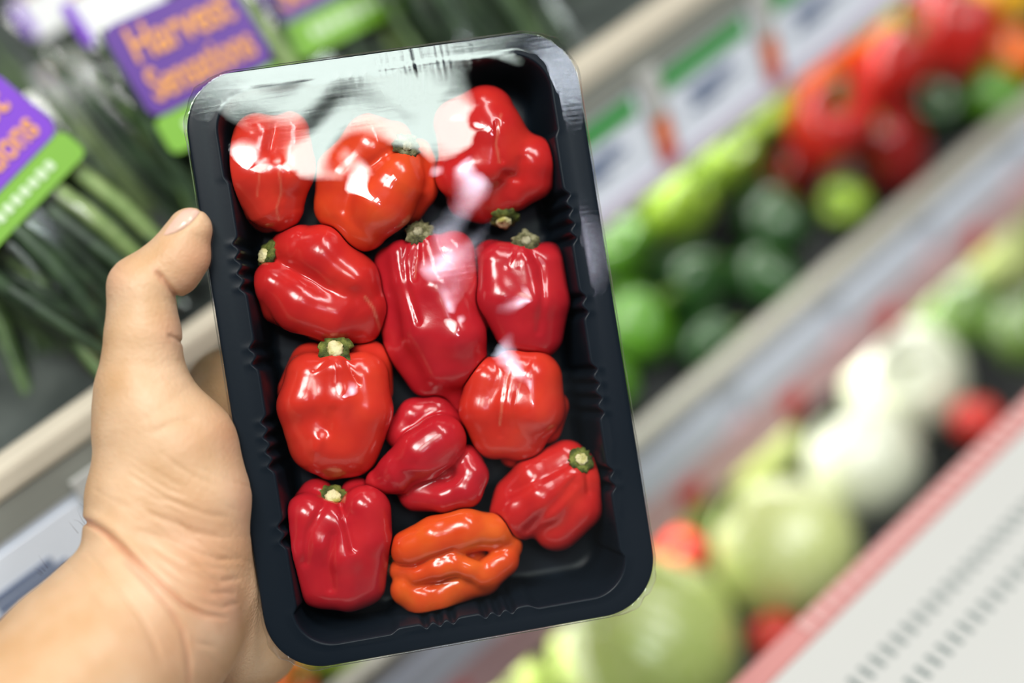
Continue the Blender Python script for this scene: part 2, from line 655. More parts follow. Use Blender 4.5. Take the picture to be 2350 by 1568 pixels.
def rounded_card(name, w, h_, r, z0, z1, m, parent, cx=0, cy=0):
    pts = []
    for sx, sy, a0 in ((1, 1, 0), (-1, 1, 90), (-1, -1, 180), (1, -1, 270)):
        for k in range(5):
            a = math.radians(a0 + k * 22.5)
            pts.append((cx + sx * (w / 2 - r) + r * math.cos(a), cy + sy * (h_ / 2 - r) + r * math.sin(a)))
    n = len(pts)
    v = [(x, y, z0) for x, y in pts] + [(x, y, z1) for x, y in pts]
    f = [(i, (i + 1) % n, n + (i + 1) % n, n + i) for i in range(n)] + [tuple(range(n))[::-1], tuple(range(n, 2 * n))]
    return obj(name, v, f, m, parent, smooth=False, world_space=False)


def text(name, body, size, x, y, z, m, parent, sx=1.0, shear=0.0):
    cu = bpy.data.curves.new(name, 'FONT')
    cu.body = body
    cu.size = size
    cu.align_x = 'CENTER'
    cu.align_y = 'CENTER'
    cu.extrude = 0.0003
    cu.offset = size * 0.018
    cu.shear = shear
    tmp = bpy.data.objects.new(name, cu)
    me = bpy.data.meshes.new_from_object(tmp)
    bpy.data.objects.remove(tmp)
    me.materials.clear()
    me.materials.append(m)
    o = bpy.data.objects.new(name, me)
    COL.objects.link(o)
    o.parent = parent
    o.location = (x, y, z)
    o.scale = (sx, 1, 1)
    return o


def herb_pack(corners, label, depth=0.0, kind='purple', nleaf=26, seed=0, shift=None, vio=False, leaf_rise=0.0):
    pl = PO + PN * depth
    c = [hit(x, y, pl, PN) for x, y in corners]          # TL, TR, BL, BR
    x = nrm((c[1] - c[0]) + (c[3] - c[2]))
    y = nrm(np.cross(PN, x))
    w = (np.linalg.norm(c[1] - c[0]) + np.linalg.norm(c[3] - c[2])) / 2
    hh_ = (np.linalg.norm(c[2] - c[0]) + np.linalg.norm(c[3] - c[1])) / 2
    ctr = sum(c) / 4
    if shift is not None:
        ctr = ctr + UX * shift
    # the pack's foot on the shelf
    drop = (ctr - PO) @ PV
    foot = ctr - y * (drop / max(0.5, y @ PV)) * 0.97
    t = empty('herb_pack', foot, label, 'herb pack', 'herb packs on the upper shelf')
    t.matrix_basis = frame_matrix(foot, x, y, PN)
    cy = (ctr - foot) @ y
    front = 0.0165
    if kind == 'purple':
        rounded_card('header_card', w, hh_, 0.006, front, front + 0.0012, m_purple2 if vio else m_purple, t, 0, cy)
        text('lettering', 'Harvest', hh_ * 0.50, 0.0, cy + hh_ * 0.21, front + 0.0016, m_gold, t, w / hh_ * 0.50, 0.1)
        text('lettering', 'Sensations', hh_ * 0.46, 0.0, cy - hh_ * 0.22, front + 0.0016, m_gold, t, w / hh_ * 0.42, 0.1)
        sh = hh_ * 0.40
        st = rounded_card('green_strip', w, sh, 0.004, front - 0.001, front + 0.0006, m_lime, t, 0, cy - hh_ / 2 - sh / 2)
        q = np.random.RandomState(seed)
        for k in range(9):
            bw = w * 0.05
            bx = -w * 0.30 + k * w * 0.072
            bh = sh * q.uniform(0.26, 0.36)
            rounded_card('letter_mark', bw, bh, bw * 0.3, front + 0.0006, front + 0.0012, m_palepr, st, bx, cy - hh_ / 2 - sh / 2)
    elif kind == 'white':
        rounded_card('header_card', w, hh_, 0.006, front, front + 0.0012, m_paper, t, 0, cy)
        rounded_card('purple_edge', w * 0.12, hh_ * 0.8, 0.003, front + 0.0012, front + 0.002, m_purple2, t, -w * 0.44, cy)
        rounded_card('pink_edge', w * 0.5, hh_ * 0.08, 0.002, front + 0.0012, front + 0.002, m_pinkcard, t, -w * 0.1, cy + hh_ * 0.43)
    q = np.random.RandomState(seed + 5)
    top = max(0.11, cy - hh_ * 0.2) + leaf_rise
    for k in range(nleaf):
        l = bpy.data.objects.new('leaf', LEAVES[q.randint(8)])
        COL.objects.link(l)
        l.parent = t
        l.location = (-w * 0.42 + w * 0.84 * (k + 0.5) / nleaf + q.uniform(-.004, .004), 0.004, q.uniform(-0.006, 0.006))
        l.rotation_euler = (0, q.uniform(-.6, .6), q.uniform(-0.20, 0.20))
        l.scale = (q.uniform(0.8, 1.5), top / 0.19 * q.uniform(0.9, 1.08), 1)
    # the clear bag
    v, f = [], []
    nx, ny = 7, 9
    for side in (1, -1):
        for i in range(nx):
            for j in range(ny):
                xx, yy = -1 + 2 * i / (nx - 1), j / (ny - 1)
                pf = (1 - xx ** 4) * math.sin(math.pi * min(0.96, 0.06 + 0.94 * yy)) ** 0.6
                v.append((xx * w * 0.5, yy * (cy + hh_ * 0.4), side * (0.002 + 0.012 * pf) + 0.002 * math.sin(7 * yy + 5 * xx + seed)))
    for s in (0, 1):
        for i in range(nx - 1):
            for j in range(ny - 1):
                k = s * nx * ny + i * ny + j
                f.append((k, k + ny, k + ny + 1, k + 1))
    bg = obj('clear_bag', v, f, m_bag, t, world_space=False)
    return t


herb_pack([(245, 88), (520, -30), (312, 314), (596, 168)], 'herb pack with purple card reading Harvest Sensations, half behind the top corner of the tray', seed=1)
herb_pack([(-270, 440), (0, 165), (-150, 600), (108, 342)], 'tilted herb pack with violet card and lime strip, cut by the frame edge', depth=0.012, seed=2, vio=True)
herb_pack([(530, -110), (830, -250), (592, 100), (892, -48)], 'herb pack with purple card and pale lime strip just above the black tray', depth=-0.036, seed=3)
herb_pack([(140, 28), (330, -72), (178, 158), (372, 60)], 'herb pack with white card back and purple edge, behind the fullest purple card', depth=-0.042, kind='white', seed=4)
herb_pack([(20, 30), (190, -60), (60, 130), (235, 40)], 'herb pack with plain white card at the corner of the frame', depth=-0.125, kind='white', seed=6)
for k in range(6):
    herb_pack([(530, -110), (830, -250), (592, 100), (892, -48)],
              ['leafy herb pack above the rounded tray corner, its card out of frame', 'leafy herb pack at the dark gap before the cream bumper', 'leafy herb pack standing past the dark gap, out of frame',
               'herb pack further up the shelf, out of frame', 'herb pack well up the shelf, out of frame', 'last herb pack up the shelf, out of frame'][k], depth=-0.05 * (k % 2), seed=10 + k, shift=0.070 * (k + 1), nleaf=34, leaf_rise=0.02)
for k in range(2):
    herb_pack([(245, 88), (520, -30), (312, 314), (596, 168)], ['herb pack of dark greens low behind the thumb', 'herb pack of dark greens at the very edge of the frame'][k], depth=-0.168 + 0.04 * k, seed=20 + k, shift=-0.05 - 0.09 * k, kind='white', nleaf=28, leaf_rise=0.01)

for k, (sh, dp) in enumerate(((-0.06, -0.084), (-0.105, -0.042), (-0.175, -0.09))):
    herb_pack([(245, 88), (520, -30), (312, 314), (596, 168)], ['bunch of dark green blades in a clear bag just behind the thumb', 'bagged green blades between the thumb and the violet card', 'bagged green blades under the violet card at the frame edge', 'bagged green blades behind the fullest purple card'][k],
              depth=dp, seed=40 + k, shift=sh, kind='none', nleaf=30, leaf_rise=0.0)

# ------------------------------------------------------------------ PRODUCE on the second shelf
def pm(name, c1, c2, rough=0.28):
    m = noise_color(mat(name, rough=rough), c1, c2, 25)
    m.node_tree.nodes['Principled BSDF'].inputs['Coat Weight'].default_value = 0.2
    return m


PMAT = {'green': pm('green_pepper_skin', lin(52, 104, 22), lin(96, 150, 34)), 'lime': pm('lime_pepper_skin', lin(128, 168, 40), lin(166, 196, 70)),
        'dark': pm('dark_green_skin', lin(22, 56, 22), lin(44, 84, 34)), 'red': pm('red_pepper_skin', lin(168, 24, 22), lin(206, 44, 34)),
        'deep': pm('deep_red_skin', lin(110, 16, 18), lin(150, 26, 24)), 'orange': pm('orange_pepper_skin', lin(228, 96, 30), lin(240, 128, 40)),
        'yellow': pm('yellow_pepper_skin', lin(232, 170, 40), lin(244, 196, 60))}
m_stem = mat('pepper_stem', lin(92, 120, 44), 0.6)


def bell_mesh(m, seed):
    q = np.random.RandomState(seed)
    nl, nf = 18, 28
    v, f = [], []
    lob = 3 + seed % 2
    p0 = q.rand() * 6
    for i in range(nl + 1):
        th = math.pi * i / nl
        for j in range(nf):
            ph = 2 * math.pi * j / nf
            s = math.sin(th)
            r = 1 + 0.13 * abs(math.cos(lob * ph / 2 + p0)) * s ** 0.7 - 0.07
            rad = r * s ** 0.75 * (1.0 - 0.20 * (1 - math.cos(th)) / 2)
            z = math.cos(th) * 1.15 - 0.34 * math.exp(-(s / 0.35) ** 2) * (1 if th < 1.5 else -0.5)
            v.append((rad * math.cos(ph), rad * math.sin(ph), z))
    for i in range(nl):
        for j in range(nf):
            k = (j + 1) % nf
            f.append((i * nf + j, i * nf + k, (i + 1) * nf + k, (i + 1) * nf + j))
    me = bpy.data.meshes.new('bell_pepper')
    me.from_pydata(v, [], f)
    me.polygons.foreach_set('use_smooth', [True] * len(f))
    me.materials.append(m)
    return me


def stem_mesh():
    v, f = [], []
    n = 10
    for k, (r, z, x) in enumerate([(0.42, 0.70, 0), (0.34, 0.80, 0), (0.15, 0.88, 0), (0.12, 1.1, 0.04), (0.13, 1.3, 0.12), (0.15, 1.42, 0.2)]):
        for j in range(n):
            a = 2 * math.pi * j / n
            rr_ = r * (1 + 0.15 * math.cos(5 * a)) if k < 2 else r
            v.append((x + rr_ * math.cos(a), rr_ * math.sin(a), z))
    for k in range(5):
        for j in range(n):
            i2 = (j + 1) % n
            f.append((k * n + j, k * n + i2, (k + 1) * n + i2, (k + 1) * n + j))
    f.append(tuple(5 * n + j for j in range(n)))
    me = bpy.data.meshes.new('stem')
    me.from_pydata(v, [], f)
    me.polygons.foreach_set('use_smooth', [True] * len(f))
    me.materials.append(m_stem)
    return me


STEMM = stem_mesh()
BELLS = {k: [bell_mesh(m, 3 + i), bell_mesh(m, 8 + i)] for i, (k, m) in enumerate(PMAT.items())}
bn = nrm(np.array([0.0, -(BED2[3] - BED2[1]), BED2[0] - BED2[2]]))      # normal of the sloping bed (y into the case)
bn = np.array([0.0, -abs(bn[1]), abs(bn[2])])
BP = K(0, BED2[0], BED2[1])


def produce(px, py, rpx, col, label, up=0.0, group='loose peppers on the second shelf'):
    q = np.random.RandomState(int(px * 7 + py))
    p = hit(px, py, BP + bn * (0.03 + up), bn)
    depth = ((p - CAM) @ M_C2W)[2] * -1
    r = rpx * depth / FPX
    p = hit(px, py, BP + bn * (r * 0.95 + up), bn)
    o = bpy.data.objects.new('bell_pepper', BELLS[col][q.randint(2)])
    COL.objects.link(o)
    o.location = tuple(p)
    o.rotation_euler = (q.uniform(-1.2, 1.2), q.uniform(-1.2, 1.2), q.uniform(0, 6.28))
    o.scale = (r, r, r * q.uniform(0.92, 1.12))
    tag(o, label, 'pepper', group)
    PILE.append((o, r * 1.06))
    s = bpy.data.objects.new('stem', STEMM)
    COL.objects.link(s)
    s.parent = o
    return o


PILE = []
G = 'green peppers heaped on the second shelf'
shared = 'blurred green pepper heaped below the top rail beside the black tray'
for px, py, r, c, lab, up in [
    (1420, 600, 84, 'green', 'bright green pepper touching the tray edge below the top rail', 0.02),
    (1550, 510, 84, 'lime', 'yellow-green pepper right under the white price tag beside the tray', 0.02),
    (1660, 400, 84, 'lime', 'lime green pepper under the top rail, next to the red peppers', 0.02),
    (1480, 760, 88, 'green', 'long-lit green pepper resting near the second rail by the tray', 0.0),
    (1610, 640, 88, 'dark', 'dark green pepper in the shaded middle of the green heap', 0.0),
    (1760, 520, 84, 'dark', 'dark green pepper at the foot of the red peppers', 0.0),
    (1720, 640, 74, 'dark', 'dark green pepper just behind the second rail', 0.0),
    (1600, 790, 70, 'dark', 'small dark green pepper behind the second rail', 0.0),
    (1400, 850, 70, 'green', 'green pepper low behind the second rail at the tray edge', 0.0),
    (1760, 260, 80, 'lime', 'yellow-green pepper peeking out under the top rail', 0.02),
    (1890, 150, 84, 'orange', 'orange-red pepper under the top rail', 0.02),
    (2010, 60, 84, 'lime', 'lime pepper between the orange-red and the deep red peppers', 0.02),
    (1900, 320, 100, 'red', 'red pepper with the brightest highlight, in the middle of the red heap', 0.02),
    (2040, 230, 92, 'red', 'red pepper leaning against the brightest one', 0.02),
    (1840, 410, 60, 'deep', 'deep red pepper in front of the brightest red one', 0.0),
    (2020, 330, 90, 'deep', 'deep red pepper low in the heap near the second rail', 0.0),
    (2200, 120, 98, 'red', 'pinkish red pepper next to the yellow one', 0.02),
    (2120, 20, 84, 'deep', 'dark red pepper at the upper frame edge', 0.02),
    (2325, 10, 90, 'yellow', 'yellow pepper in the far corner of the frame', 0.02),
    (2330, 130, 70, 'orange', 'orange pepper below the yellow one', 0.0),
    (1940, 470, 58, 'lime', 'olive green pepper behind the second rail, below the deep red one', 0.0),
    (2260, 215, 74, 'green', 'green pepper behind the second rail near the frame edge', 0.0),
    (2150, 250, 66, 'dark', 'dark green pepper beside the red heap, behind the second rail', 0.0),
    (2400, 60, 90, 'green', 'green pepper past the frame edge', 0.0),
    (760, 1500, 90, 'lime', 'yellow-green pepper peeking out below the tray corner', 0.0),
    (650, 1580, 80, 'orange', 'orange pepper peeking out between the wrist and the tray corner', 0.02),
    (1300, 640, 84, 'green', 'green pepper hidden behind the tray', 0.02),
    (1280, 800, 84, 'green', 'second green pepper hidden behind the tray', 0.0),
    (1150, 1000, 84, 'green', 'third green pepper hidden behind the tray', 0.0),
]:
    produce(px, py, r, c, lab, up)



def spread(pile, base, n, rounds=200):
    P = np.array([o.location[:] for o, r in pile])
    Rr = np.array([r for o, r in pile])
    for _ in range(rounds):
        for i in range(len(P)):
            for j in range(i):
                d = P[i] - P[j]
                l = np.linalg.norm(d) + 1e-9
                ov = (Rr[i] + Rr[j]) * 1.0 - l
                if ov > 0:
                    P[i] += d / l * ov * 0.5
                    P[j] -= d / l * ov * 0.5
        k = np.maximum(0, Rr - (P - base) @ n)
        P += k[:, None] * n
    for (o, r), p in zip(pile, P):
        o.location = tuple(p)


spread(PILE, BP, bn)

# ------------------------------------------------------------------ CABBAGES and tomatoes in the bottom well
CABM = [noise_color(mat('cabbage_leaf_%s' % k, rough=0.3, spec=0.6), a, b_, 14, bump=0.15, bscale=40) for k, a, b_ in
        (('pale', lin(206, 212, 176), lin(228, 230, 214)), ('green', lin(186, 200, 104), lin(220, 226, 168)), ('fresh', lin(178, 202, 92), lin(214, 226, 150)), ('dark', lin(74, 112, 48), lin(128, 158, 76)))]
for m in CABM:
    m.node_tree.nodes['Principled BSDF'].inputs['Coat Weight'].default_value = 0.9
    m.node_tree.nodes['Principled BSDF'].inputs['Coat Roughness'].default_value = 0.22
m_tom = pm('tomato_skin', lin(206, 40, 34), lin(222, 60, 48))


def ball(nl, nf, fn):
    v, f = [], []
    for i in range(nl + 1):
        th = math.pi * i / nl
        for j in range(nf):
            ph = 2 * math.pi * j / nf
            r = fn(th, ph)
            v.append((r * math.sin(th) * math.cos(ph), r * math.sin(th) * math.sin(ph), r * math.cos(th)))
    for i in range(nl):
        for j in range(nf):
            k = (j + 1) % nf
            f.append((i * nf + j, i * nf + k, (i + 1) * nf + k, (i + 1) * nf + j))
    return v, f


def mesh_of(name, v, f, m):
    me = bpy.data.meshes.new(name)
    me.from_pydata(v, [], f)
    me.polygons.foreach_set('use_smooth', [True] * len(f))
    me.materials.append(m)
    return me


cab_head, cab_leaf = [], []
for i, m in enumerate(CABM):
    v, f = ball(24, 36, lambda t, p: 0.95 + 0.02 * math.sin(5 * p + 3 * t) + 0.015 * math.sin(9 * t - 4 * p))
    cab_head.append(mesh_of('cabbage', v, f, m))
    ls = []
    v, f = [], []
    nl, nf = 12, 16
    for side in (0, 1):
        for a in range(nl + 1):
            t = 0.35 + a / nl * 1.9
            for b2 in range(nf + 1):
                p = (b2 / nf - 0.5) * 2.3
                r = 1.0 - side * 0.02 + 0.025 * math.sin(11 * p) * (1 - a / nl) + 0.10 * (1 - a / nl) ** 4 + 0.02 * math.exp(-(p / 0.12) ** 2)
                v.append((r * math.sin(t) * math.cos(p), r * math.sin(t) * math.sin(p), r * math.cos(t)))
    n2 = (nl + 1) * (nf + 1)
    for a in range(nl):
        for b2 in range(nf):
            k = a * (nf + 1) + b2
            f += [(k, k + nf + 1, k + nf + 2, k + 1), (n2 + k, n2 + k + 1, n2 + k + nf + 2, n2 + k + nf + 1)]
    for a in range(nl):
        for b2 in (0, nf):
            k = a * (nf + 1) + b2
            f.append((k, k + nf + 1, n2 + k + nf + 1, n2 + k))
    for b2 in range(nf):
        k = b2
        f.append((k, k + 1, n2 + k + 1, n2 + k))
    cab_leaf.append(mesh_of('outer_leaf', v, f, m))


WELL = []


def well(px, py, rpx, kind, label, z=0.0, name='cabbage'):
    q = np.random.RandomState(int(px * 3 + py))
    zp = K(0, 0, R2B - 0.06 + z)
    p = hit(px, py, zp, UZ)
    depth = -((p - CAM) @ M_C2W)[2]
    r = rpx * depth / FPX
    o = bpy.data.objects.new(name, cab_head[kind] if name == 'cabbage' else m_tomato)
    COL.objects.link(o)
    o.location = tuple(p)
    o.scale = (r, r, r * 0.94)
    o.rotation_euler = (q.uniform(-.6, .6), q.uniform(-.6, .6), q.uniform(0, 6.28))
    WELL.append((o, r * (1.06 if name == 'cabbage' else 1.0)))
    tag(o, label, name, 'cabbages in the bottom well' if name == 'cabbage' else 'tomatoes in the bottom well')
    if name == 'cabbage':
        for k in range(5):
            l = bpy.data.objects.new('outer_leaf', cab_leaf[kind])
            COL.objects.link(l)
            l.parent = o
            l.rotation_euler = (q.uniform(-.15, .15), q.uniform(-.15, .15), k * 1.257 + q.uniform(-.2, .2))
    else:
        c = bpy.data.objects.new('stem', STEMM)
        COL.objects.link(c)
        c.parent = o
        c.scale = (0.6, 0.6, 0.75)
    return o


v, f = ball(16, 24, lambda t, p: 1 - 0.14 * math.exp(-(t / 0.4) ** 2) + 0.02 * math.cos(5 * p) * math.sin(t))
m_tomato = mesh_of('tomato', v, f, m_tom)
for a in [
    (1480, 1450, 215, 2, 'largest pale green cabbage, glistening below the tray corner'),
    (1810, 1225, 165, 1, 'yellow-green cabbage in the middle of the well by the lip'),
    (1960, 1075, 130, 0, 'whitest cabbage, in the centre of the well'),
    (2070, 890, 140, 0, 'white cabbage close under the second rail'),
    (1680, 1050, 118, 1, 'pale green cabbage against the second rail'),
    (1590, 1180, 110, 3, 'dark green cabbage behind the tray edge, between two paler ones'),
    (2280, 560, 130, 1, 'yellow-green leafy cabbage near the frame edge under the second rail'),
    (2200, 740, 100, 3, 'dark green cabbage below the yellow-green one'),
    (2340, 760, 90, 3, 'leafy green cabbage at the frame edge'),
    (1210, 1590, 130, 2, 'leaf-green cabbage peeking out under the bottom tray edge'),
]:
    well(*a)
for a in [(1765, 1465, 62, 0, 'bright red tomato by the lip at the foot of the largest cabbage'), (2240, 965, 58, 0, 'red tomato by the lip below the white cabbages'),
          (1545, 1275, 55, 0, 'red tomato mostly hidden at the tray corner')]:
    well(*a, z=0.0, name='tomato')

spread(WELL, K(0, 0, R2B - 0.16), UZ)
# ------------------------------------------------------------------ TRAY
m_tray = mat('black_plastic', (0.0068, 0.0112, 0.0175, 1), 0.32, 0.17)
_nt, _b = nodes(m_tray)
_tc = _nt.nodes.new('ShaderNodeTexCoord')
_n = _nt.nodes.new('ShaderNodeTexNoise')
_n.inputs['Scale'].default_value = 900
_nt.links.new(_tc.outputs['Object'], _n.inputs['Vector'])
_bp = _nt.nodes.new('ShaderNodeBump')
_bp.inputs['Strength'].default_value = 0.02
_bp.inputs['Distance'].default_value = 0.0005
_nt.links.new(_n.outputs['Fac'], _bp.inputs['Height'])
_nt.links.new(_bp.outputs['Normal'], _b.inputs['Normal'])


def waves(t, centres, width, amp):
    e = np.zeros_like(t)
    for c0, nw, per in centres:
        for i in range(nw):
            e = e + amp * np.exp(-((t - (c0 + (i - (nw - 1) / 2) * per)) / (per * 0.30)) ** 2)
    return e


def rib_long(b):
    base = -9 * (smoothstep(-560, -535, b) - smoothstep(430, 452, b))
    return base + waves(b, [(245, 4, 34), (38, 2, 36), (-165, 4, 34), (-372, 2, 36)], 30, 13)


def rib_short(a):
    base = -11 * (smoothstep(-178, -152, a) - smoothstep(140, 172, a))
    return base + waves(a, [(-62, 3, 31), (75, 3, 31)], 30, 12)


NL, NS, NCOR = 420, 260, 22


def tray_loop(inset, h, rib=0.0):
    ha, hb = TW / 2 - inset, TH / 2 - (inset * 0.68 if inset < 64 else inset - 20.5)
    r = max(132 - 0.62 * inset, 40)
    pts = []
    # right side upwards, top leftwards, left downwards, bottom rightwards
    tb = np.linspace(-1, 1, NL)
    ta = np.linspace(-1, 1, NS)
    b = tb * (hb - r)
    pts.append(np.stack([ha + rib * rib_long(b), b], 1))
    th = np.linspace(0, np.pi / 2, NCOR + 2)[1:-1]
    pts.append(np.stack([ha - r + r * np.cos(th), hb - r + r * np.sin(th)], 1))
    a = -ta * (ha - r)
    pts.append(np.stack([a, hb + rib * rib_short(a)], 1))
    pts.append(np.stack([-(ha - r) - r * np.sin(th), hb - r + r * np.cos(th)], 1))
    pts.append(np.stack([-ha - rib * rib_long(-b), -b], 1))
    pts.append(np.stack([-(ha - r) - r * np.cos(th), -(hb - r) - r * np.sin(th)], 1))
    pts.append(np.stack([-a, -hb - rib * rib_short(-a)], 1))
    pts.append(np.stack([ha - r + r * np.sin(th), -(hb - r) - r * np.cos(th)], 1))
    p = np.concatenate(pts)
    return np.concatenate([p, np.full((len(p), 1), h)], 1)


prof = [(1.5, -24, 0), (0, -22, 0), (0, -3, 0), (1.5, -0.8, 0), (5, 0, 0), (12, 0.6, 0), (40, 0.4, 0), (58, 0.2, .7), (62, 1.2, .95), (65, 1.4, 1), (67.5, 0, 1), (69, -3, 1),
        (71, -8, 1), (78, -50, 1), (88, -110, 0.9), (98, -170, 0.7), (102, -183, 0.5), (110, -190, 0.3), (124, -192, 0),
        (200, -192, 0), (330, -192, 0), (430, -192, 0)]
prof_out = [(430, -198, 0), (330, -198, 0), (124, -198, 0), (106, -195, 0.3), (96, -186, .5), (92, -172, 0.7), (81, -110, 0.9), (71, -50, 1), (64, -10, 1), (58, -6, .9), (6, -6, 0), (4, -24, 0)]
loops = [tray_loop(i, h, r) for i, h, r in prof] + [tray_loop(i, h, r) for i, h, r in prof_out]
npl = len(loops[0])
tv = L(np.concatenate(loops))
tf = []
for k in range(len(loops) - 1):
    if k == len(prof) - 1:
        continue
    i = np.arange(npl)
    j = (i + 1) % npl
    tf.append(np.stack([k * npl + i, k * npl + j, (k + 1) * npl + j, (k + 1) * npl + i], 1))
k = len(loops) - 1
i = np.arange(npl)
j = (i + 1) % npl
tf.append(np.stack([k * npl + i, k * npl + j, 0 * npl + j, 0 * npl + i], 1))
tf = np.concatenate(tf)
tray = empty('food_tray', L((0, 0, -192)), 'black plastic film-wrapped food tray held up in the hand, packed with red peppers', 'food tray')
body = fast_obj('tray_body', tv, tf, m_tray, tray)
for kk, zz in ((len(prof) - 1, 0), (len(prof), 1)):      # close the floor inside and outside
    bm = bmesh.new()
    bm.from_mesh(body.data)
    bm.verts.ensure_lookup_table()
    vs = [bm.verts[kk * npl + q] for q in range(npl)]
    try:
        bm.faces.new(vs if zz == 0 else vs[::-1])
    except ValueError:
        pass
    bm.to_mesh(body.data)
    bm.free()

# ------------------------------------------------------------------ PEPPERS
def pepper_mat(name, c1, c2, c3):
    m = mat(name, rough=0.2, spec=0.5)
    noise_color(m, c1, c2, 55, 3, 0.3, 0.72, bump=0.10, bscale=230, c3=c3)
    nt, b = nodes(m)
    b.inputs['Roughness'].default_value = 0.21
    ramp = [n for n in nt.nodes if n.type == 'VALTORGB'][0]
    at_ = nt.nodes.new('ShaderNodeAttribute')
    at_.attribute_name = 'scar'
    mx_ = nt.nodes.new('ShaderNodeMix')
    mx_.data_type = 'RGBA'
    nt.links.new(at_.outputs['Fac'], mx_.inputs['Factor'])
    nt.links.new(ramp.outputs['Color'], mx_.inputs[6])
    mx_.inputs[7].default_value = lin(222, 150, 118)
    nt.links.new(mx_.outputs[2], b.inputs['Base Color'])
    b.inputs['Coat Weight'].default_value = 0.35
    b.inputs['Coat Roughness'].default_value = 0.12
    b.inputs['Subsurface Weight'].default_value = 0.12
    b.inputs['Subsurface Radius'].default_value = (1.0, 0.12, 0.05)
    b.inputs['Subsurface Scale'].default_value = 0.003
    return m


PM = {
    'red': pepper_mat('pepper_red_skin', lin(184, 32, 34), lin(212, 52, 40), lin(200, 40, 37)),
    'crimson': pepper_mat('pepper_crimson_skin', lin(174, 28, 40), lin(200, 42, 48), lin(188, 33, 43)),
    'scarlet': pepper_mat('pepper_scarlet_skin', lin(200, 46, 36), lin(224, 66, 42), lin(212, 54, 39)),
    'vermilion': pepper_mat('pepper_vermilion_skin', lin(210, 58, 34), lin(228, 86, 38), lin(220, 70, 36)),
    'orange': pepper_mat('pepper_orange_skin', lin(212, 66, 28), lin(232, 108, 38), lin(224, 84, 32)),
}
m_calyx = noise_color(mat('calyx_green', rough=0.7, spec=0.25), lin(50, 58, 26), lin(128, 134, 62), 330, 5, 0.32, 0.68, bump=0.8, bscale=700, c3=lin(86, 96, 40))
m_calyxd = noise_color(mat('calyx_dried', rough=0.75, spec=0.2), lin(48, 46, 30), lin(150, 146, 112), 300, 5, 0.32, 0.68, bump=0.9, bscale=700, c3=lin(96, 94, 62))
m_cut = noise_color(mat('stem_cut_face', rough=0.8, spec=0.2), lin(176, 168, 84), lin(232, 222, 172), 260, 4, 0.35, 0.6, bump=0.8, bscale=600)
m_cutd = noise_color(mat('stem_cut_dried', rough=0.8, spec=0.2), lin(120, 116, 84), lin(176, 170, 140), 260, 4, 0.35, 0.6, bump=0.8, bscale=600)

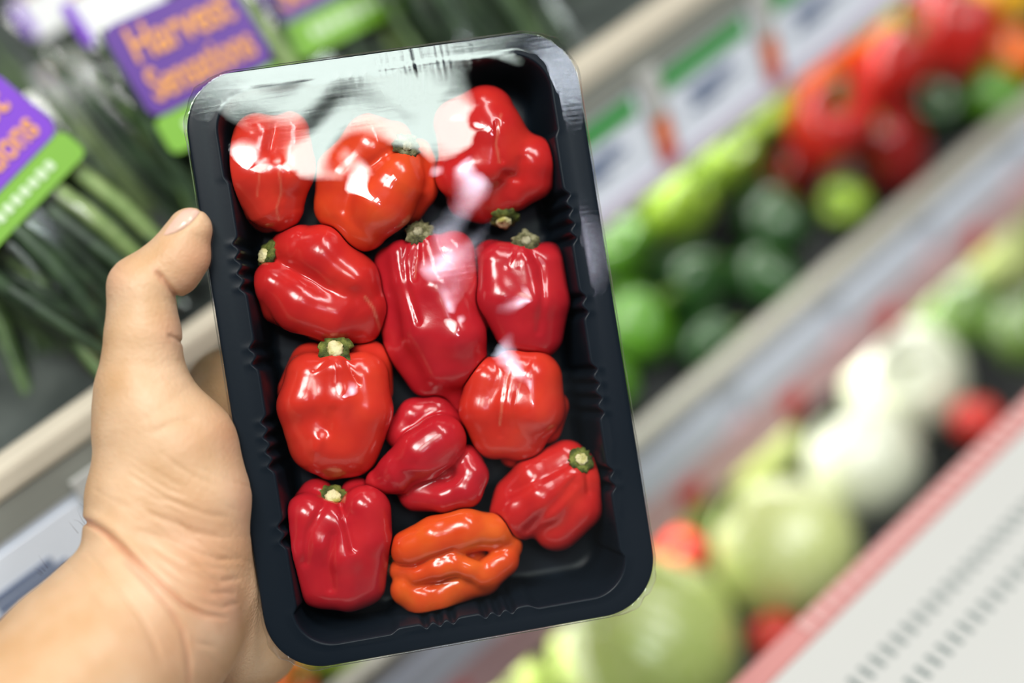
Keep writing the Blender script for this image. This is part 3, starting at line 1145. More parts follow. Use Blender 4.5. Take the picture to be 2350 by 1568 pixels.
PEP = [
    dict(name='top_left', col='scarlet', k=20, label='orange-red two-lobed pepper in the tray corner nearest above the thumb tip, no stem showing',
         lobes=[[(588, 316, -72, 52), (574, 395, -62, 68), (618, 470, -72, 52), (645, 505, -85, 24)],
                [(660, 305, -74, 46), (655, 390, -58, 66), (650, 470, -76, 45)],
                [(590, 470, -118, 50), (610, 492, -118, 38)]],
         grooves=[([(644, 252), (636, 296), (624, 345)], 13, 16), ([(655, 390), (650, 430), (640, 500)], 5, 2.5)]),
    dict(name='top_mid', col='vermilion', k=16, label='large orange pepper with pale dried stem scar, between the two top corner peppers',
         stem=(930, 338, -20, 30, (0.3, 0.2, 0.93), 'dried'),
         lobes=[[(850, 345, -62, 66), (792, 400, -66, 62), (790, 470, -78, 62), (806, 508, -88, 50)],
                [(925, 372, -42, 40), (905, 412, -40, 66), (872, 462, -45, 76), (834, 508, -64, 62)],
                [(950, 380, -80, 40), (958, 430, -84, 42), (930, 470, -95, 40)],
                [(962, 345, -92, 22), (975, 375, -90, 22)],
                [(855, 325, -62, 60), (905, 318, -70, 36)]],
         grooves=[([(905, 345), (850, 380), (812, 425), (792, 480)], 15, 9), ([(945, 352), (965, 400), (975, 430)], 8, 5), ([(925, 318), (915, 290)], 9, 4)]),
    dict(name='top_right', col='red', k=34, label='knobbly red pepper in the tray corner far from the hand, stem pointing down',
         stem=(1156, 487, -92, 33, (0.05, -0.75, 0.6), 'green'),
         lobes=[[(1115, 258, -62, 60), (1128, 300, -50, 68), (1120, 370, -52, 64)],
                [(1050, 285, -72, 54), (1056, 330, -70, 46), (1064, 400, -60, 56), (1090, 440, -72, 50)],
                [(1175, 350, -62, 52), (1222, 368, -62, 53), (1215, 405, -70, 50), (1180, 435, -78, 44)],
                [(1070, 458, -112, 40), (1110, 466, -108, 40), (1140, 460, -105, 36)]],
         grooves=[([(1138, 280), (1140, 330), (1152, 370)], 5, 6), ([(1160, 400), (1190, 410), (1196, 370)], 12, 7), ([(1020, 360), (1060, 350)], 14, 6)]),
    dict(name='mid_left', col='red', k=18, label='deep red pepper lying on its side next to the thumb, green stem towards the thumb',
         stem=(611, 586, -78, 33, (-0.85, 0.2, 0.42), 'green'),
         lobes=[[(690, 570, -72, 50), (738, 588, -62, 68), (800, 652, -66, 70), (832, 700, -72, 56)],
                [(634, 652, -74, 52), (690, 690, -64, 70), (770, 722, -66, 64), (828, 742, -84, 42)],
                [(640, 690, -110, 48), (740, 735, -112, 46), (800, 745, -112, 36)],
                [(672, 580, -100, 50), (740, 566, -110, 46)]],
         grooves=[([(640, 612), (690, 630), (750, 660), (815, 680)], 22, 11), ([(775, 660), (812, 672)], 22, 9), ([(840, 690), (868, 740), (874, 765)], 4, 3)]),
    dict(name='centre', col='crimson', k=20, label='longest deep red pepper, in the middle of the tray, dark stem at its top',
         stem=(962, 536, -50, 32, (-0.1, 0.6, 0.8), 'dried'),
         lobes=[[(892, 600, -92, 28), (905, 680, -98, 44), (938, 790, -100, 50), (985, 860, -104, 50)],
                [(922, 585, -66, 32), (945, 650, -56, 44), (985, 760, -50, 60), (1018, 835, -62, 54)],
                [(975, 570, -62, 34), (1000, 660, -48, 58), (1046, 770, -46, 66), (1058, 825, -64, 56)],
                [(1040, 582, -74, 46), (1062, 660, -78, 44), (1085, 740, -90, 34)],
                [(1035, 880, -108, 44), (1052, 925, -116, 24)]],
         grooves=[([(935, 545), (926, 600), (935, 660), (960, 740)], 7, 7), ([(962, 545), (958, 590), (950, 640)], 6, 7), ([(1000, 550), (1018, 590)], 7, 5)]),
    dict(name='mid_right', col='crimson', k=22, label='deep red ribbed pepper with dry stem, between the longest pepper and the tray wall',
         stem=(1208, 556, -46, 31, (0.03, 0.62, 0.78), 'dried'),
         lobes=[[(1145, 604, -58, 44), (1156, 680, -52, 58), (1190, 752, -64, 56)],
                [(1200, 606, -50, 44), (1222, 690, -52, 58), (1228, 768, -72, 50)],
                [(1248, 606, -64, 42), (1256, 690, -64, 46), (1244, 765, -80, 42)],
                [(1124, 590, -98, 34), (1130, 650, -100, 32)],
                [(1262, 592, -96, 32), (1270, 680, -100, 34)]],
         grooves=[([(1212, 570), (1240, 610), (1246, 680), (1235, 760)], 10, 8), ([(1180, 570), (1165, 610)], 7, 4), ([(1195, 568), (1192, 610)], 6, 3)]),
    dict(name='left', col='scarlet', k=16, label='plump red pepper standing upright beside the palm, pale green cut stem on top',
         stem=(770, 806, -30, 38, (0.0, 0.40, 0.92), 'cut'),
         lobes=[[(715, 868, -58, 56), (704, 930, -56, 64), (735, 1020, -72, 64), (760, 1050, -88, 46)],
                [(770, 860, -44, 52), (775, 920, -44, 62), (785, 1020, -64, 62)],
                [(832, 868, -56, 56), (836, 940, -60, 62), (806, 1035, -78, 56)],
                [(716, 836, -108, 46), (690, 900, -112, 50)],
                [(846, 834, -104, 46), (852, 900, -110, 46)]],
         grooves=[([(720, 958), (690, 968)], 30, 13), ([(765, 945), (752, 985)], 14, 8), ([(750, 830), (722, 850)], 5, 4), ([(792, 832), (820, 882)], 5, 5), ([(770, 835), (768, 880)], 5, -3)],
         bumps=[([(730, 1012), (724, 1030)], 16, 7)]),
    dict(name='curled', col='crimson', k=10, label='curled glossy crimson pepper with a folded-over lobe and no stem showing',
         lobes=[[(1012, 1010, -46, 56), (965, 1046, -44, 56), (915, 1084, -58, 46), (872, 1106, -76, 28)],
                [(925, 992, -98, 36), (950, 954, -94, 34), (1000, 945, -92, 30), (1036, 975, -90, 24)],
                [(1070, 1058, -78, 34), (1084, 1090, -62, 32), (1066, 1128, -56, 34), (1020, 1142, -62, 32), (960, 1126, -96, 44)],
                [(950, 1100, -120, 50), (1030, 1090, -112, 46)]],
         grooves=[([(925, 1078), (985, 1080), (1040, 1066)], 8, -4), ([(1045, 1092), (1010, 1116), (950, 1120)], 14, 6)]),
    dict(name='right', col='scarlet', k=12, label='round bright red pepper pressed against the film, seam marks down its front, stem hidden',
         lobes=[[(1125, 875, -52, 52), (1112, 940, -54, 54), (1138, 1000, -72, 50)],
                [(1180, 850, -40, 44), (1172, 930, -36, 52), (1176, 1000, -62, 50)],
                [(1222, 872, -46, 62), (1224, 940, -48, 68), (1200, 1005, -72, 50)],
                [(1266, 935, -92, 34), (1256, 985, -96, 30)],
                [(1178, 1042, -108, 28)]],
         grooves=[([(1182, 810), (1164, 870), (1156, 930), (1148, 1000)], 5, 3), ([(1216, 830), (1190, 890), (1180, 930), (1184, 985)], 6, 2.5)]),
    dict(name='lower_right', col='red', k=16, label='red pepper beside the empty tray corner, small bright green cut stem facing out',
         stem=(1330, 1061, -46, 29, (0.25, 0.4, 0.88), 'cut'),
         lobes=[[(1312, 1104, -58, 46), (1252, 1150, -62, 60), (1196, 1178, -78, 56), (1172, 1176, -90, 44)],
                [(1300, 1058, -82, 44), (1230, 1100, -84, 50), (1180, 1140, -98, 44)],
                [(1350, 1102, -78, 38), (1330, 1160, -80, 50), (1278, 1212, -88, 50)],
                [(1362, 1070, -92, 24), (1360, 1110, -92, 26)]],
         grooves=[([(1318, 1110), (1280, 1150), (1210, 1215)], 13, 10), ([(1300, 1070), (1240, 1100), (1180, 1130)], 12, 6), ([(1345, 1090), (1350, 1130)], 6, 5), ([(1322, 1095), (1300, 1120)], 5, 3)]),
    dict(name='bottom_left', col='crimson', k=13, label='dark red deeply furrowed pepper with green cut stem, in the tray corner by the wrist',
         stem=(767, 1136, -48, 35, (0.1, 0.45, 0.88), 'cut'),
         lobes=[[(706, 1190, -60, 52), (698, 1262, -62, 48), (728, 1338, -82, 50)],
                [(752, 1196, -50, 42), (738, 1250, -46, 40), (757, 1345, -76, 50)],
                [(778, 1210, -46, 42), (790, 1280, -46, 48), (800, 1350, -72, 52)],
                [(838, 1170, -56, 54), (840, 1240, -60, 54), (830, 1340, -84, 50)],
                [(728, 1140, -104, 36), (690, 1200, -110, 40)],
                [(820, 1136, -104, 36)]],
         grooves=[([(745, 1160), (708, 1220), (700, 1290)], 10, 9), ([(765, 1230), (752, 1300), (760, 1350)], 11, 9), ([(782, 1165), (800, 1230), (808, 1262)], 8, 10)]),
    dict(name='orange', col='orange', k=9, label='orange wrinkled pepper folded like a mouth at the bottom of the tray',
         stem=(893, 1303, -96, 28, (-0.85, 0.0, 0.45), 'dried'),
         lobes=[[(940, 1262, -58, 42), (1000, 1236, -46, 48), (1070, 1220, -46, 48), (1130, 1226, -60, 42), (1165, 1250, -78, 30)],
                [(918, 1308, -80, 22), (960, 1322, -58, 24), (1005, 1308, -44, 24), (1040, 1296, -38, 24), (1075, 1304, -40, 24), (1105, 1320, -50, 26)],
                [(1115, 1318, -64, 34), (1156, 1285, -66, 32), (1170, 1262, -76, 24)],
                [(938, 1352, -82, 36), (975, 1374, -80, 40), (1005, 1372, -84, 38), (1056, 1340, -84, 40), (1106, 1328, -80, 36)],
                [(1060, 1280, -125, 60), (980, 1300, -120, 56)]],
         grooves=[([(1085, 1276), (1115, 1262), (1140, 1260)], 18, 14), ([(905, 1300), (950, 1302), (985, 1284), (1040, 1264)], 5, 10), ([(960, 1346), (1010, 1338), (1050, 1330)], 10, 5)]),
]


def pepper_raw(d, seed):
    r = np.random.RandomState(seed)
    ph = r.rand(6) * 6.28
    fr = r.uniform(0.018, 0.034, (6, 3)) * r.choice([-1, 1], (6, 3))
    top = max(p[2] + p[3] for l in d['lobes'] for p in l)

    def f(P):
        v = None
        for l in d['lobes']:
            e = chain(P, l)
            v = e if v is None else smin(v, e, d['k'])
        v = v - 5.0
        for i in range(6):
            v = v + 0.75 * np.sin(P @ fr[i] + ph[i])
        front = smoothstep(-105, -55, P[..., 2])
        for pts, w, dep in d.get('grooves', ()):
            v = v + dep * 0.62 * np.exp(-(poly_dist(P, pts) / w) ** 2) * front
        for pts, w, dep in d.get('bumps', ()):
            v = v - dep * np.exp(-(poly_dist(P, pts) / w) ** 2) * front
        return v
    lo = np.array([min(p[i] - p[3] for l in d['lobes'] for p in l) for i in range(3)]) - 8
    hi = np.array([max(p[i] + p[3] for l in d['lobes'] for p in l) for i in range(3)]) + 8
    return f, lo, hi


RAW = [pepper_raw(d, 100 + i) for i, d in enumerate(PEP)]
STEP = 4.5


def pepper_final(i):
    f, lo, hi = RAW[i]
    near = [RAW[j][0] for j in range(len(PEP)) if j != i and np.all(RAW[j][1] < hi) and np.all(RAW[j][2] > lo)]

    def g(P):
        v = f(P)
        for fj in near:
            v = smax(v, (v - fj(P)) * 0.5 + 1.0, 3.0)
        Lp = W2L(W(P))
        v = smax(v, tray_inner(Lp) + 2.0, 6.0)
        return v
    return g, lo, hi


def calyx_mesh(r, seed, kind):
    """ragged calyx disc (z up) with thickness, and the stub of the stem; in tray units"""
    q = np.random.RandomState(seed)
    n = 36
    tips = q.uniform(0.86, 1.18, n)
    v, f = [], []
    rings = [(1.0, -6), (1.02, -2), (0.97, 2.5), (0.80, 6), (0.60, 8.0), (0.45, 7.0)]
    for ri, (k, z) in enumerate(rings):
        for i in range(n):
            t = 2 * math.pi * i / n
            jag = (1 + (tips[i] - 1) * (1 if k > 0.9 else 0.3)) * (1 + 0.06 * math.sin(5 * t + seed))
            v.append((r * k * jag * math.cos(t), r * k * jag * math.sin(t), z + q.uniform(-1.4, 1.4)))
    for k in range(len(rings) - 1):
        for i in range(n):
            j = (i + 1) % n
            f.append((k * n + i, k * n + j, (k + 1) * n + j, (k + 1) * n + i))
    f.append(tuple((len(rings) - 1) * n + i for i in range(n)))
    f.append(tuple(range(n))[::-1])
    sv, sf = [], []
    m = 22
    sr = [(0.50, 3), (0.54, 8), (0.50, 12.5), (0.40, 14.5), (0.2, 13.5)] if kind != 'dried' else [(0.36, 3), (0.38, 8), (0.34, 11), (0.22, 13), (0.1, 12)]
    for k, z in sr:
        for i in range(m):
            t = 2 * math.pi * i / m
            kk = k * q.uniform(0.84, 1.12)
            sv.append((r * kk * math.cos(t) + r * 0.06, r * kk * math.sin(t) - r * 0.04, z + q.uniform(-2.2, 2.2)))
    for k in range(len(sr) - 1):
        for i in range(m):
            j = (i + 1) % m
            sf.append((k * m + i, k * m + j, (k + 1) * m + j, (k + 1) * m + i))
    sf.append(tuple((len(sr) - 1) * m + i for i in range(m)))
    sf.append(tuple(range(m))[::-1])
    return np.array(v), f, np.array(sv), sf


SCAR = {0: [([(640, 395), (646, 440), (634, 480), (640, 505)], 2.6, .6), ([(596, 395), (590, 450)], 2.2, .5)], 2: [([(1150, 262), (1138, 330), (1146, 372)], 2.8, .6)],
        3: [([(838, 682), (856, 706), (868, 742), (874, 764)], 3.2, .75)], 4: [([(958, 590), (952, 640)], 2.2, .5)], 8: [([(1180, 812), (1166, 868), (1152, 930), (1147, 975)], 2.6, .7), ([(1206, 840), (1186, 905)], 2.0, .4)]}
PEPV = []
for i, d in enumerate(PEP):
    g, lo, hi = pepper_final(i)
    v, fc = surface_nets(g, lo, hi, STEP)
    wv = W(v)
    o = fast_obj('pepper', wv, fc, PM[d['col']])
    PEPV.append(W2L(wv))
    sc = np.zeros(len(v))
    for pts, w, kq in SCAR.get(i, ()):
        sc = np.maximum(sc, 0.5 * kq * np.exp(-(poly_dist(v, pts) / w) ** 2) * (v[:, 2] > -90))
    o.data.attributes.new('scar', 'FLOAT', 'POINT').data.foreach_set('value', sc.astype(np.float32))
    recenter(o)
    tag(o, d['label'], 'pepper', 'peppers in the black tray')
    if 'stem' in d:
        x, y, h, r, nv, kind = d['stem']
        # seat the calyx on the skin along its own axis
        N = nrm((nv[0], -nv[1], nv[2]))      # tray (px, py down, h)
        p = np.array([x, y, h], float)
        for _ in range(12):
            p = p - N * np.clip(g(p[None])[0], -6, 6)
        p = p + N * ((22.0 if d['name'] == 'bottom_left' else 7.0) if kind != 'dried' else 3.5)
        T = nrm(np.cross(N, (0.3, 0.8, 0.1)))
        B = np.cross(N, T)
        cv, cf, sv, sf = calyx_mesh(r, 31 + i, kind)
        fr = lambda a: W(p + a[:, :1] * T + a[:, 1:2] * B + a[:, 2:] * N)
        PEPV[-1] = np.concatenate([PEPV[-1], W2L(fr(np.concatenate([cv, sv])))])
        c = obj('calyx', fr(cv), cf, m_calyxd if kind == 'dried' else m_calyx, o)
        s = obj('stem_stub', fr(sv), sf, m_cutd if kind == 'dried' else m_cut, c)
        if kind == 'cut':
            s['label'] = 'pale cream cut face of the stem'

# ------------------------------------------------------------------ FILM stretched over the tray
m_film = bpy.data.materials.new('clear_wrap')
m_film.use_nodes = True
nt = m_film.node_tree
nt.nodes.clear()
out = nt.nodes.new('ShaderNodeOutputMaterial')
mix = nt.nodes.new('ShaderNodeMixShader')
tr = nt.nodes.new('ShaderNodeBsdfTransparent')
gl = nt.nodes.new('ShaderNodeBsdfGlossy')
gl.inputs['Roughness'].default_value = 0.028
tr.inputs['Color'].default_value = (0.97, 0.975, 0.975, 1)
lw = nt.nodes.new('ShaderNodeLayerWeight')
lw.inputs['Blend'].default_value = 0.5
pw = nt.nodes.new('ShaderNodeMath')
pw.operation = 'POWER'
pw.inputs[1].default_value = 4.0
ma = nt.nodes.new('ShaderNodeMath')
ma.operation = 'MULTIPLY_ADD'
ma.inputs[1].default_value = 0.85
ma.inputs[2].default_value = 0.075
nt.links.new(lw.outputs['Facing'], pw.inputs[0])
nt.links.new(pw.outputs[0], ma.inputs[0])
nt.links.new(ma.outputs[0], mix.inputs[0])
nt.links.new(tr.outputs[0], mix.inputs[1])
nt.links.new(gl.outputs[0], mix.inputs[2])
nt.links.new(mix.outputs[0], out.inputs['Surface'])
ftc = nt.nodes.new('ShaderNodeTexCoord')
fmp = nt.nodes.new('ShaderNodeMapping')
fmp.inputs['Scale'].default_value = (30, 520, 30)
fnz = nt.nodes.new('ShaderNodeTexNoise')
fnz.inputs['Scale'].default_value = 1.0
fnz.inputs['Detail'].default_value = 2
fbp = nt.nodes.new('ShaderNodeBump')
fbp.inputs['Strength'].default_value = 0.022
fbp.inputs['Distance'].default_value = 0.0004
nt.links.new(ftc.outputs['UV'], fmp.inputs['Vector'])
nt.links.new(fmp.outputs['Vector'], fnz.inputs['Vector'])
nt.links.new(fnz.outputs['Fac'], fbp.inputs['Height'])
nt.links.new(fbp.outputs['Normal'], gl.inputs['Normal'])

FS = 5.0
ga = np.arange(-TW / 2 - 5, TW / 2 + 5.01, FS)
gb = np.arange(-TH / 2 - 5, TH / 2 + 5.01, FS)
GA, GB = np.meshgrid(ga, gb, indexing='ij')
obs = np.full(GA.shape, -60.0)
for v in PEPV:
    ia = np.clip(np.round((v[:, 0] - ga[0]) / FS).astype(int), 1, len(ga) - 2)
    ib = np.clip(np.round((v[:, 1] - gb[0]) / FS).astype(int), 1, len(gb) - 2)
    np.maximum.at(obs, (ia, ib), v[:, 2] + 2.6)
rim = (np.abs(GA) > TW / 2 - 60) | (np.abs(GB) > TH / 2 - 41)
cr = 95.0
qa, qb = np.abs(GA) - (TW / 2 - 60 - cr), np.abs(GB) - (TH / 2 - 41 - cr)
rim |= (np.sqrt(np.maximum(qa, 0) ** 2 + np.maximum(qb, 0) ** 2) > cr)
base = 2.2
h = np.maximum(obs, base)
hf = np.full_like(h, base)
hf = np.maximum(hf, obs)
for it in range(2600):
    av = 0.25 * (np.roll(hf, 1, 0) + np.roll(hf, -1, 0) + np.roll(hf, 1, 1) + np.roll(hf, -1, 1))
    hf = np.maximum(hf + 1.0 * (av - hf), obs)
    hf[rim] = base
for it in range(14):
    av = 0.25 * (np.roll(hf, 1, 0) + np.roll(hf, -1, 0) + np.roll(hf, 1, 1) + np.roll(hf, -1, 1))
    hf = np.where(rim, hf, 0.5 * hf + 0.5 * av)
hf = np.where(rim, hf, np.maximum(hf, obs - 1.6))
for it in range(4):
    av = 0.25 * (np.roll(hf, 1, 0) + np.roll(hf, -1, 0) + np.roll(hf, 1, 1) + np.roll(hf, -1, 1))
    hf = 0.5 * hf + 0.5 * av
# fine pull wrinkles where the wrap is stretched over the top edge
wr = np.exp(-((GA - 60) / 110) ** 2) * smoothstep(TH / 2 - 95, TH / 2 - 20, GB)
hf = hf + wr * 0.34 * np.sin(GA * 0.36 + 2.5 * np.sin(GA * 0.043) + GB * 0.02) * (0.5 + 0.5 * np.sin(GA * 0.09 + 1))
hf = hf + 0.25 * np.sin(GB * 0.05 + np.sin(GA * 0.021) * 2) * (~rim)

# squeeze the outermost ring onto the rounded outline of the tray
rr = 132.0 + 4
def clamp_outline(a, b, grow):
    ha, hb = TW / 2 + grow - rr, TH / 2 + grow - rr
    qa, qb = np.maximum(np.abs(a) - ha, 0), np.maximum(np.abs(b) - hb, 0)
    d = np.sqrt(qa ** 2 + qb ** 2)
    k = np.where(d > rr, rr / np.maximum(d, 1e-6), 1)
    return np.sign(a) * (np.minimum(np.abs(a), ha) + qa * k), np.sign(b) * (np.minimum(np.abs(b), hb) + qb * k)


A2, B2 = clamp_outline(GA, GB, 2.0)
na, nb = GA.shape
fv = [np.stack([A2, B2, hf], -1).reshape(-1, 3)]
idx = np.arange(na * nb).reshape(na, nb)
ff = [np.stack([idx[:-1, :-1].ravel(), idx[1:, :-1].ravel(), idx[1:, 1:].ravel(), idx[:-1, 1:].ravel()], 1)]
# skirt: down round the rim, a little loose at the corners
ring = np.concatenate([idx[-1, :-1], idx[:0:-1, -1], idx[0, :0:-1], idx[:-1, 0]])
rp = fv[0][ring]
nr = len(ring)
base_i = ring
off = na * nb
cornerness = smoothstep(TW / 2 - 150, TW / 2 - 60, np.abs(rp[:, 0])) * smoothstep(TH / 2 - 150, TH / 2 - 60, np.abs(rp[:, 1]))
dirn = np.stack([np.where(np.abs(rp[:, 0]) > TW / 2 - 132, np.sign(rp[:, 0]) * (np.abs(rp[:, 0]) - TW / 2 + 133), 0), np.where(np.abs(rp[:, 1]) > TH / 2 - 132, np.sign(rp[:, 1]) * (np.abs(rp[:, 1]) - TH / 2 + 133), 0)], 1)
dirn = dirn / (np.linalg.norm(dirn, axis=1, keepdims=True) + 1e-6)
prev = base_i
arc = np.arange(nr)
for (o_, hh, wob) in ((1.5, 0.5, 0), (3.0, -4, .4), (4.0, -14, 1.0), (3.0, -28, 1.4), (-8, -40, 1.2), (-30, -52, 1.0)):
    g_ = o_ + cornerness * (9 + 3.5 * np.sin(arc * 0.21) + 1.0 * np.sin(arc * 0.57)) * wob
    p = np.concatenate([rp[:, :2] + dirn * g_[:, None], np.full((nr, 1), hh)], 1)
    fv.append(p)
    cur = off + np.arange(nr)
    off += nr
    jn = (np.arange(nr) + 1) % nr
    ff.append(np.stack([prev, prev[jn], cur[jn], cur], 1))
    prev = cur
FV = np.concatenate(fv)
film = fast_obj('cling_film', L(FV), np.concatenate(ff), m_film, tray)
film['label'] = 'clear stretched plastic film over the tray'
uvl = film.data.uv_layers.new(name='uv')
li = np.empty(len(film.data.loops), np.int32)
film.data.loops.foreach_get('vertex_index', li)
uv = np.stack([FV[li, 0] * S, FV[li, 1] * S], 1).astype(np.float32)
uvl.data.foreach_set('uv', uv.ravel())

# ------------------------------------------------------------------ HAND
m_skin = mat('skin', rough=0.46, spec=0.35)
nt, b = nodes(m_skin)
b.inputs['Subsurface Weight'].default_value = 0.18
b.inputs['Subsurface Radius'].default_value = (1.0, 0.35, 0.2)
b.inputs['Subsurface Scale'].default_value = 0.004
tc = nt.nodes.new('ShaderNodeTexCoord')
n1 = nt.nodes.new('ShaderNodeTexNoise')
n1.inputs['Scale'].default_value = 42
n1.inputs['Detail'].default_value = 5
nt.links.new(tc.outputs['Object'], n1.inputs['Vector'])
rp_ = nt.nodes.new('ShaderNodeValToRGB')
rp_.color_ramp.elements[0].position = 0.34
rp_.color_ramp.elements[1].position = 0.66
rp_.color_ramp.elements[0].color = lin(206, 164, 122)
rp_.color_ramp.elements[1].color = lin(223, 187, 152)
nt.links.new(n1.outputs['Fac'], rp_.inputs['Fac'])
at = nt.nodes.new('ShaderNodeAttribute')
at.attribute_name = 'flush'
mx = nt.nodes.new('ShaderNodeMix')
mx.data_type = 'RGBA'
nt.links.new(at.outputs['Fac'], mx.inputs['Factor'])
nt.links.new(rp_.outputs['Color'], mx.inputs[6])
mx.inputs[7].default_value = lin(206, 140, 116)
nt.links.new(mx.outputs[2], b.inputs['Base Color'])
vo = nt.nodes.new('ShaderNodeTexVoronoi')
vo.inputs['Scale'].default_value = 900
n2 = nt.nodes.new('ShaderNodeTexNoise')
n2.inputs['Scale'].default_value = 380
n2.inputs['Detail'].default_value = 6
nt.links.new(tc.outputs['Object'], vo.inputs['Vector'])
nt.links.new(tc.outputs['Object'], n2.inputs['Vector'])
ad = nt.nodes.new('ShaderNodeMath')
ad.operation = 'ADD'
nt.links.new(vo.outputs['Distance'], ad.inputs[0])
nt.links.new(n2.outputs['Fac'], ad.inputs[1])
bp = nt.nodes.new('ShaderNodeBump')
bp.inputs['Strength'].default_value = 0.2
bp.inputs['Distance'].default_value = 0.0008
nt.links.new(ad.outputs[0], bp.inputs['Height'])
nt.links.new(bp.outputs['Normal'], b.inputs['Normal'])
m_nail = mat('fingernail', lin(232, 190, 170), 0.28, 0.5)
m_nail.node_tree.nodes['Principled BSDF'].inputs['Coat Weight'].default_value = 0.3

HAND = [
    # thumb: tip, pad, joint, first phalanx
    ([(322, 660, 6, 76), (396, 594, 14, 63), (434, 529, 16, 53)], 14),
    ([(405, 622, 10, 56), (432, 590, 12, 52)], 24),
    ([(322, 660, 6, 76), (327, 770, 4, 90), (326, 880, -4, 104), (345, 960, -10, 124)], 14),
    # ball of the thumb
    ([(338, 950, -10, 122), (400, 1040, -14, 150), (432, 1150, -10, 148), (440, 1240, -12, 136)], 40),
    ([(332, 1040, -10, 116), (322, 1150, -4, 128), (318, 1230, 10, 132)], 40),
    # wrist and forearm
    ([(400, 1320, -60, 190), (330, 1430, 10, 226), (200, 1570, 90, 246), (20, 1760, 190, 258)], 26),
    # heel of the hand under the tray
    ([(480, 1380, -130, 150), (560, 1460, -190, 130)], 50),
    # palm behind the tray
    ([(470, 1080, -160, 130), (560, 1000, -330, 112), (600, 900, -340, 100)], 60),
    ([(520, 1300, -230, 140), (640, 1150, -345, 120), (690, 1000, -350, 104)], 60),
    ([(540, 1420, -240, 120), (700, 1280, -345, 112), (740, 1130, -350, 100)], 60),
    ([(470, 960, -190, 80), (522, 892, -292, 93), (620, 860, -340, 88)], 40),
    # four fingers spread over the back of the tray
    ([(600, 880, -335, 84), (690, 740, -300, 62), (790, 640, -275, 54), (860, 590, -268, 44)], 20),
    ([(690, 980, -345, 84), (830, 850, -302, 62), (960, 780, -277, 54), (1040, 750, -269, 45)], 20),
    ([(730, 1080, -345, 80), (880, 1000, -300, 58), (1000, 960, -275, 50), (1070, 945, -267, 42)], 20),
    ([(740, 1200, -345, 72), (880, 1150, -296, 50), (970, 1130, -272, 43), (1030, 1125, -264, 37)], 20),
]
_q = np.random.RandomState(5)
CREASE = [
    # the wrist fold and its companions
    ([(172, 1190), (205, 1200), (240, 1222), (285, 1262), (330, 1305), (380, 1350), (425, 1390), (470, 1412), (520, 1420)], 6, 11),
    ([(196, 1178), (240, 1200), (290, 1240), (340, 1290)], 14, -5),
    ([(200, 1268), (235, 1310), (280, 1360), (320, 1410), (352, 1470), (372, 1530)], 6, 3.5),
    ([(290, 1290), (340, 1340), (385, 1392), (420, 1450), (432, 1510), (436, 1568)], 6, 4),
    ([(390, 1400), (420, 1440), (450, 1475), (500, 1490)], 6, 3),
    ([(150, 1290), (200, 1340), (260, 1400)], 7, 2),
    # fan of wrinkles on the heel of the thumb
    ([(330, 1240), (380, 1275), (440, 1310), (505, 1335), (545, 1330)], 7, 4),
    ([(315, 1215), (370, 1235), (430, 1262), (500, 1285), (550, 1285)], 7, 3),
    ([(360, 1290), (420, 1335), (480, 1362), (535, 1362)], 6, 3.5),
    ([(330, 1175), (390, 1195), (450, 1222), (520, 1236)], 7, 2.5),
    ([(345, 1140), (410, 1155), (470, 1180), (530, 1190)], 7, 2),
    ([(400, 1345), (450, 1380), (510, 1395), (545, 1385)], 6, 3),
    ([(430, 1300), (470, 1300), (520, 1308)], 6, 2),
    # thumb joint folds
    ([(358, 622), (392, 664), (418, 694)], 6, 7),
    ([(384, 768), (404, 778), (422, 790)], 5, 4),
    ([(340, 1000), (400, 970), (450, 962)], 9, 2.0),
    ([(210, 1120), (260, 1150), (300, 1172)], 6, 0.9),
    ([(255, 610), (300, 640), (330, 665)], 8, 1.0),
    # web between thumb and palm
    ([(452, 838), (480, 822), (520, 806)], 5, 3), ([(452, 850), (490, 842), (530, 832)], 5, 3.5), ([(458, 862), (500, 864), (535, 872)], 5, 3.5), ([(470, 876), (505, 888), (535, 910)], 5, 3),
    ([(150, 1215), (182, 1198), (215, 1204)], 8, 4),
    # nail bed
    ([(374, 545), (414, 530), (446, 504), (462, 482)], 5, 2.5),
]


for _i in range(34):          # fine skin lines running across the heel of the thumb and the wrist
    _t = _q.rand()
    _x, _y = 330 + 200 * _q.rand(), 1080 + 310 * _t
    _l = _q.uniform(40, 110)
    _a = math.radians(22 + 22 * (_y - 1060) / 330 + _q.uniform(-8, 8))
    CREASE.append(([(_x - _l * math.cos(_a), _y - _l * math.sin(_a)), (_x, _y + 4), (_x + _l * math.cos(_a), _y + _l * math.sin(_a) - 2)], _q.uniform(4, 6), _q.uniform(0.5, 1.2)))
for _i in range(22):
    _x, _y = 180 + 330 * _q.rand(), 1290 + 240 * _q.rand()
    _l = _q.uniform(40, 100)
    _a = math.radians(48 + _q.uniform(-7, 7))
    CREASE.append(([(_x - _l * math.cos(_a), _y - _l * math.sin(_a)), (_x + 3, _y), (_x + _l * math.cos(_a), _y + _l * math.sin(_a))], _q.uniform(4, 7), _q.uniform(0.4, 1.0)))


CBOX = [(min(p[0] for p in c[0]) - 3 * c[1], max(p[0] for p in c[0]) + 3 * c[1], min(p[1] for p in c[0]) - 3 * c[1], max(p[1] for p in c[0]) + 3 * c[1]) for c in CREASE]


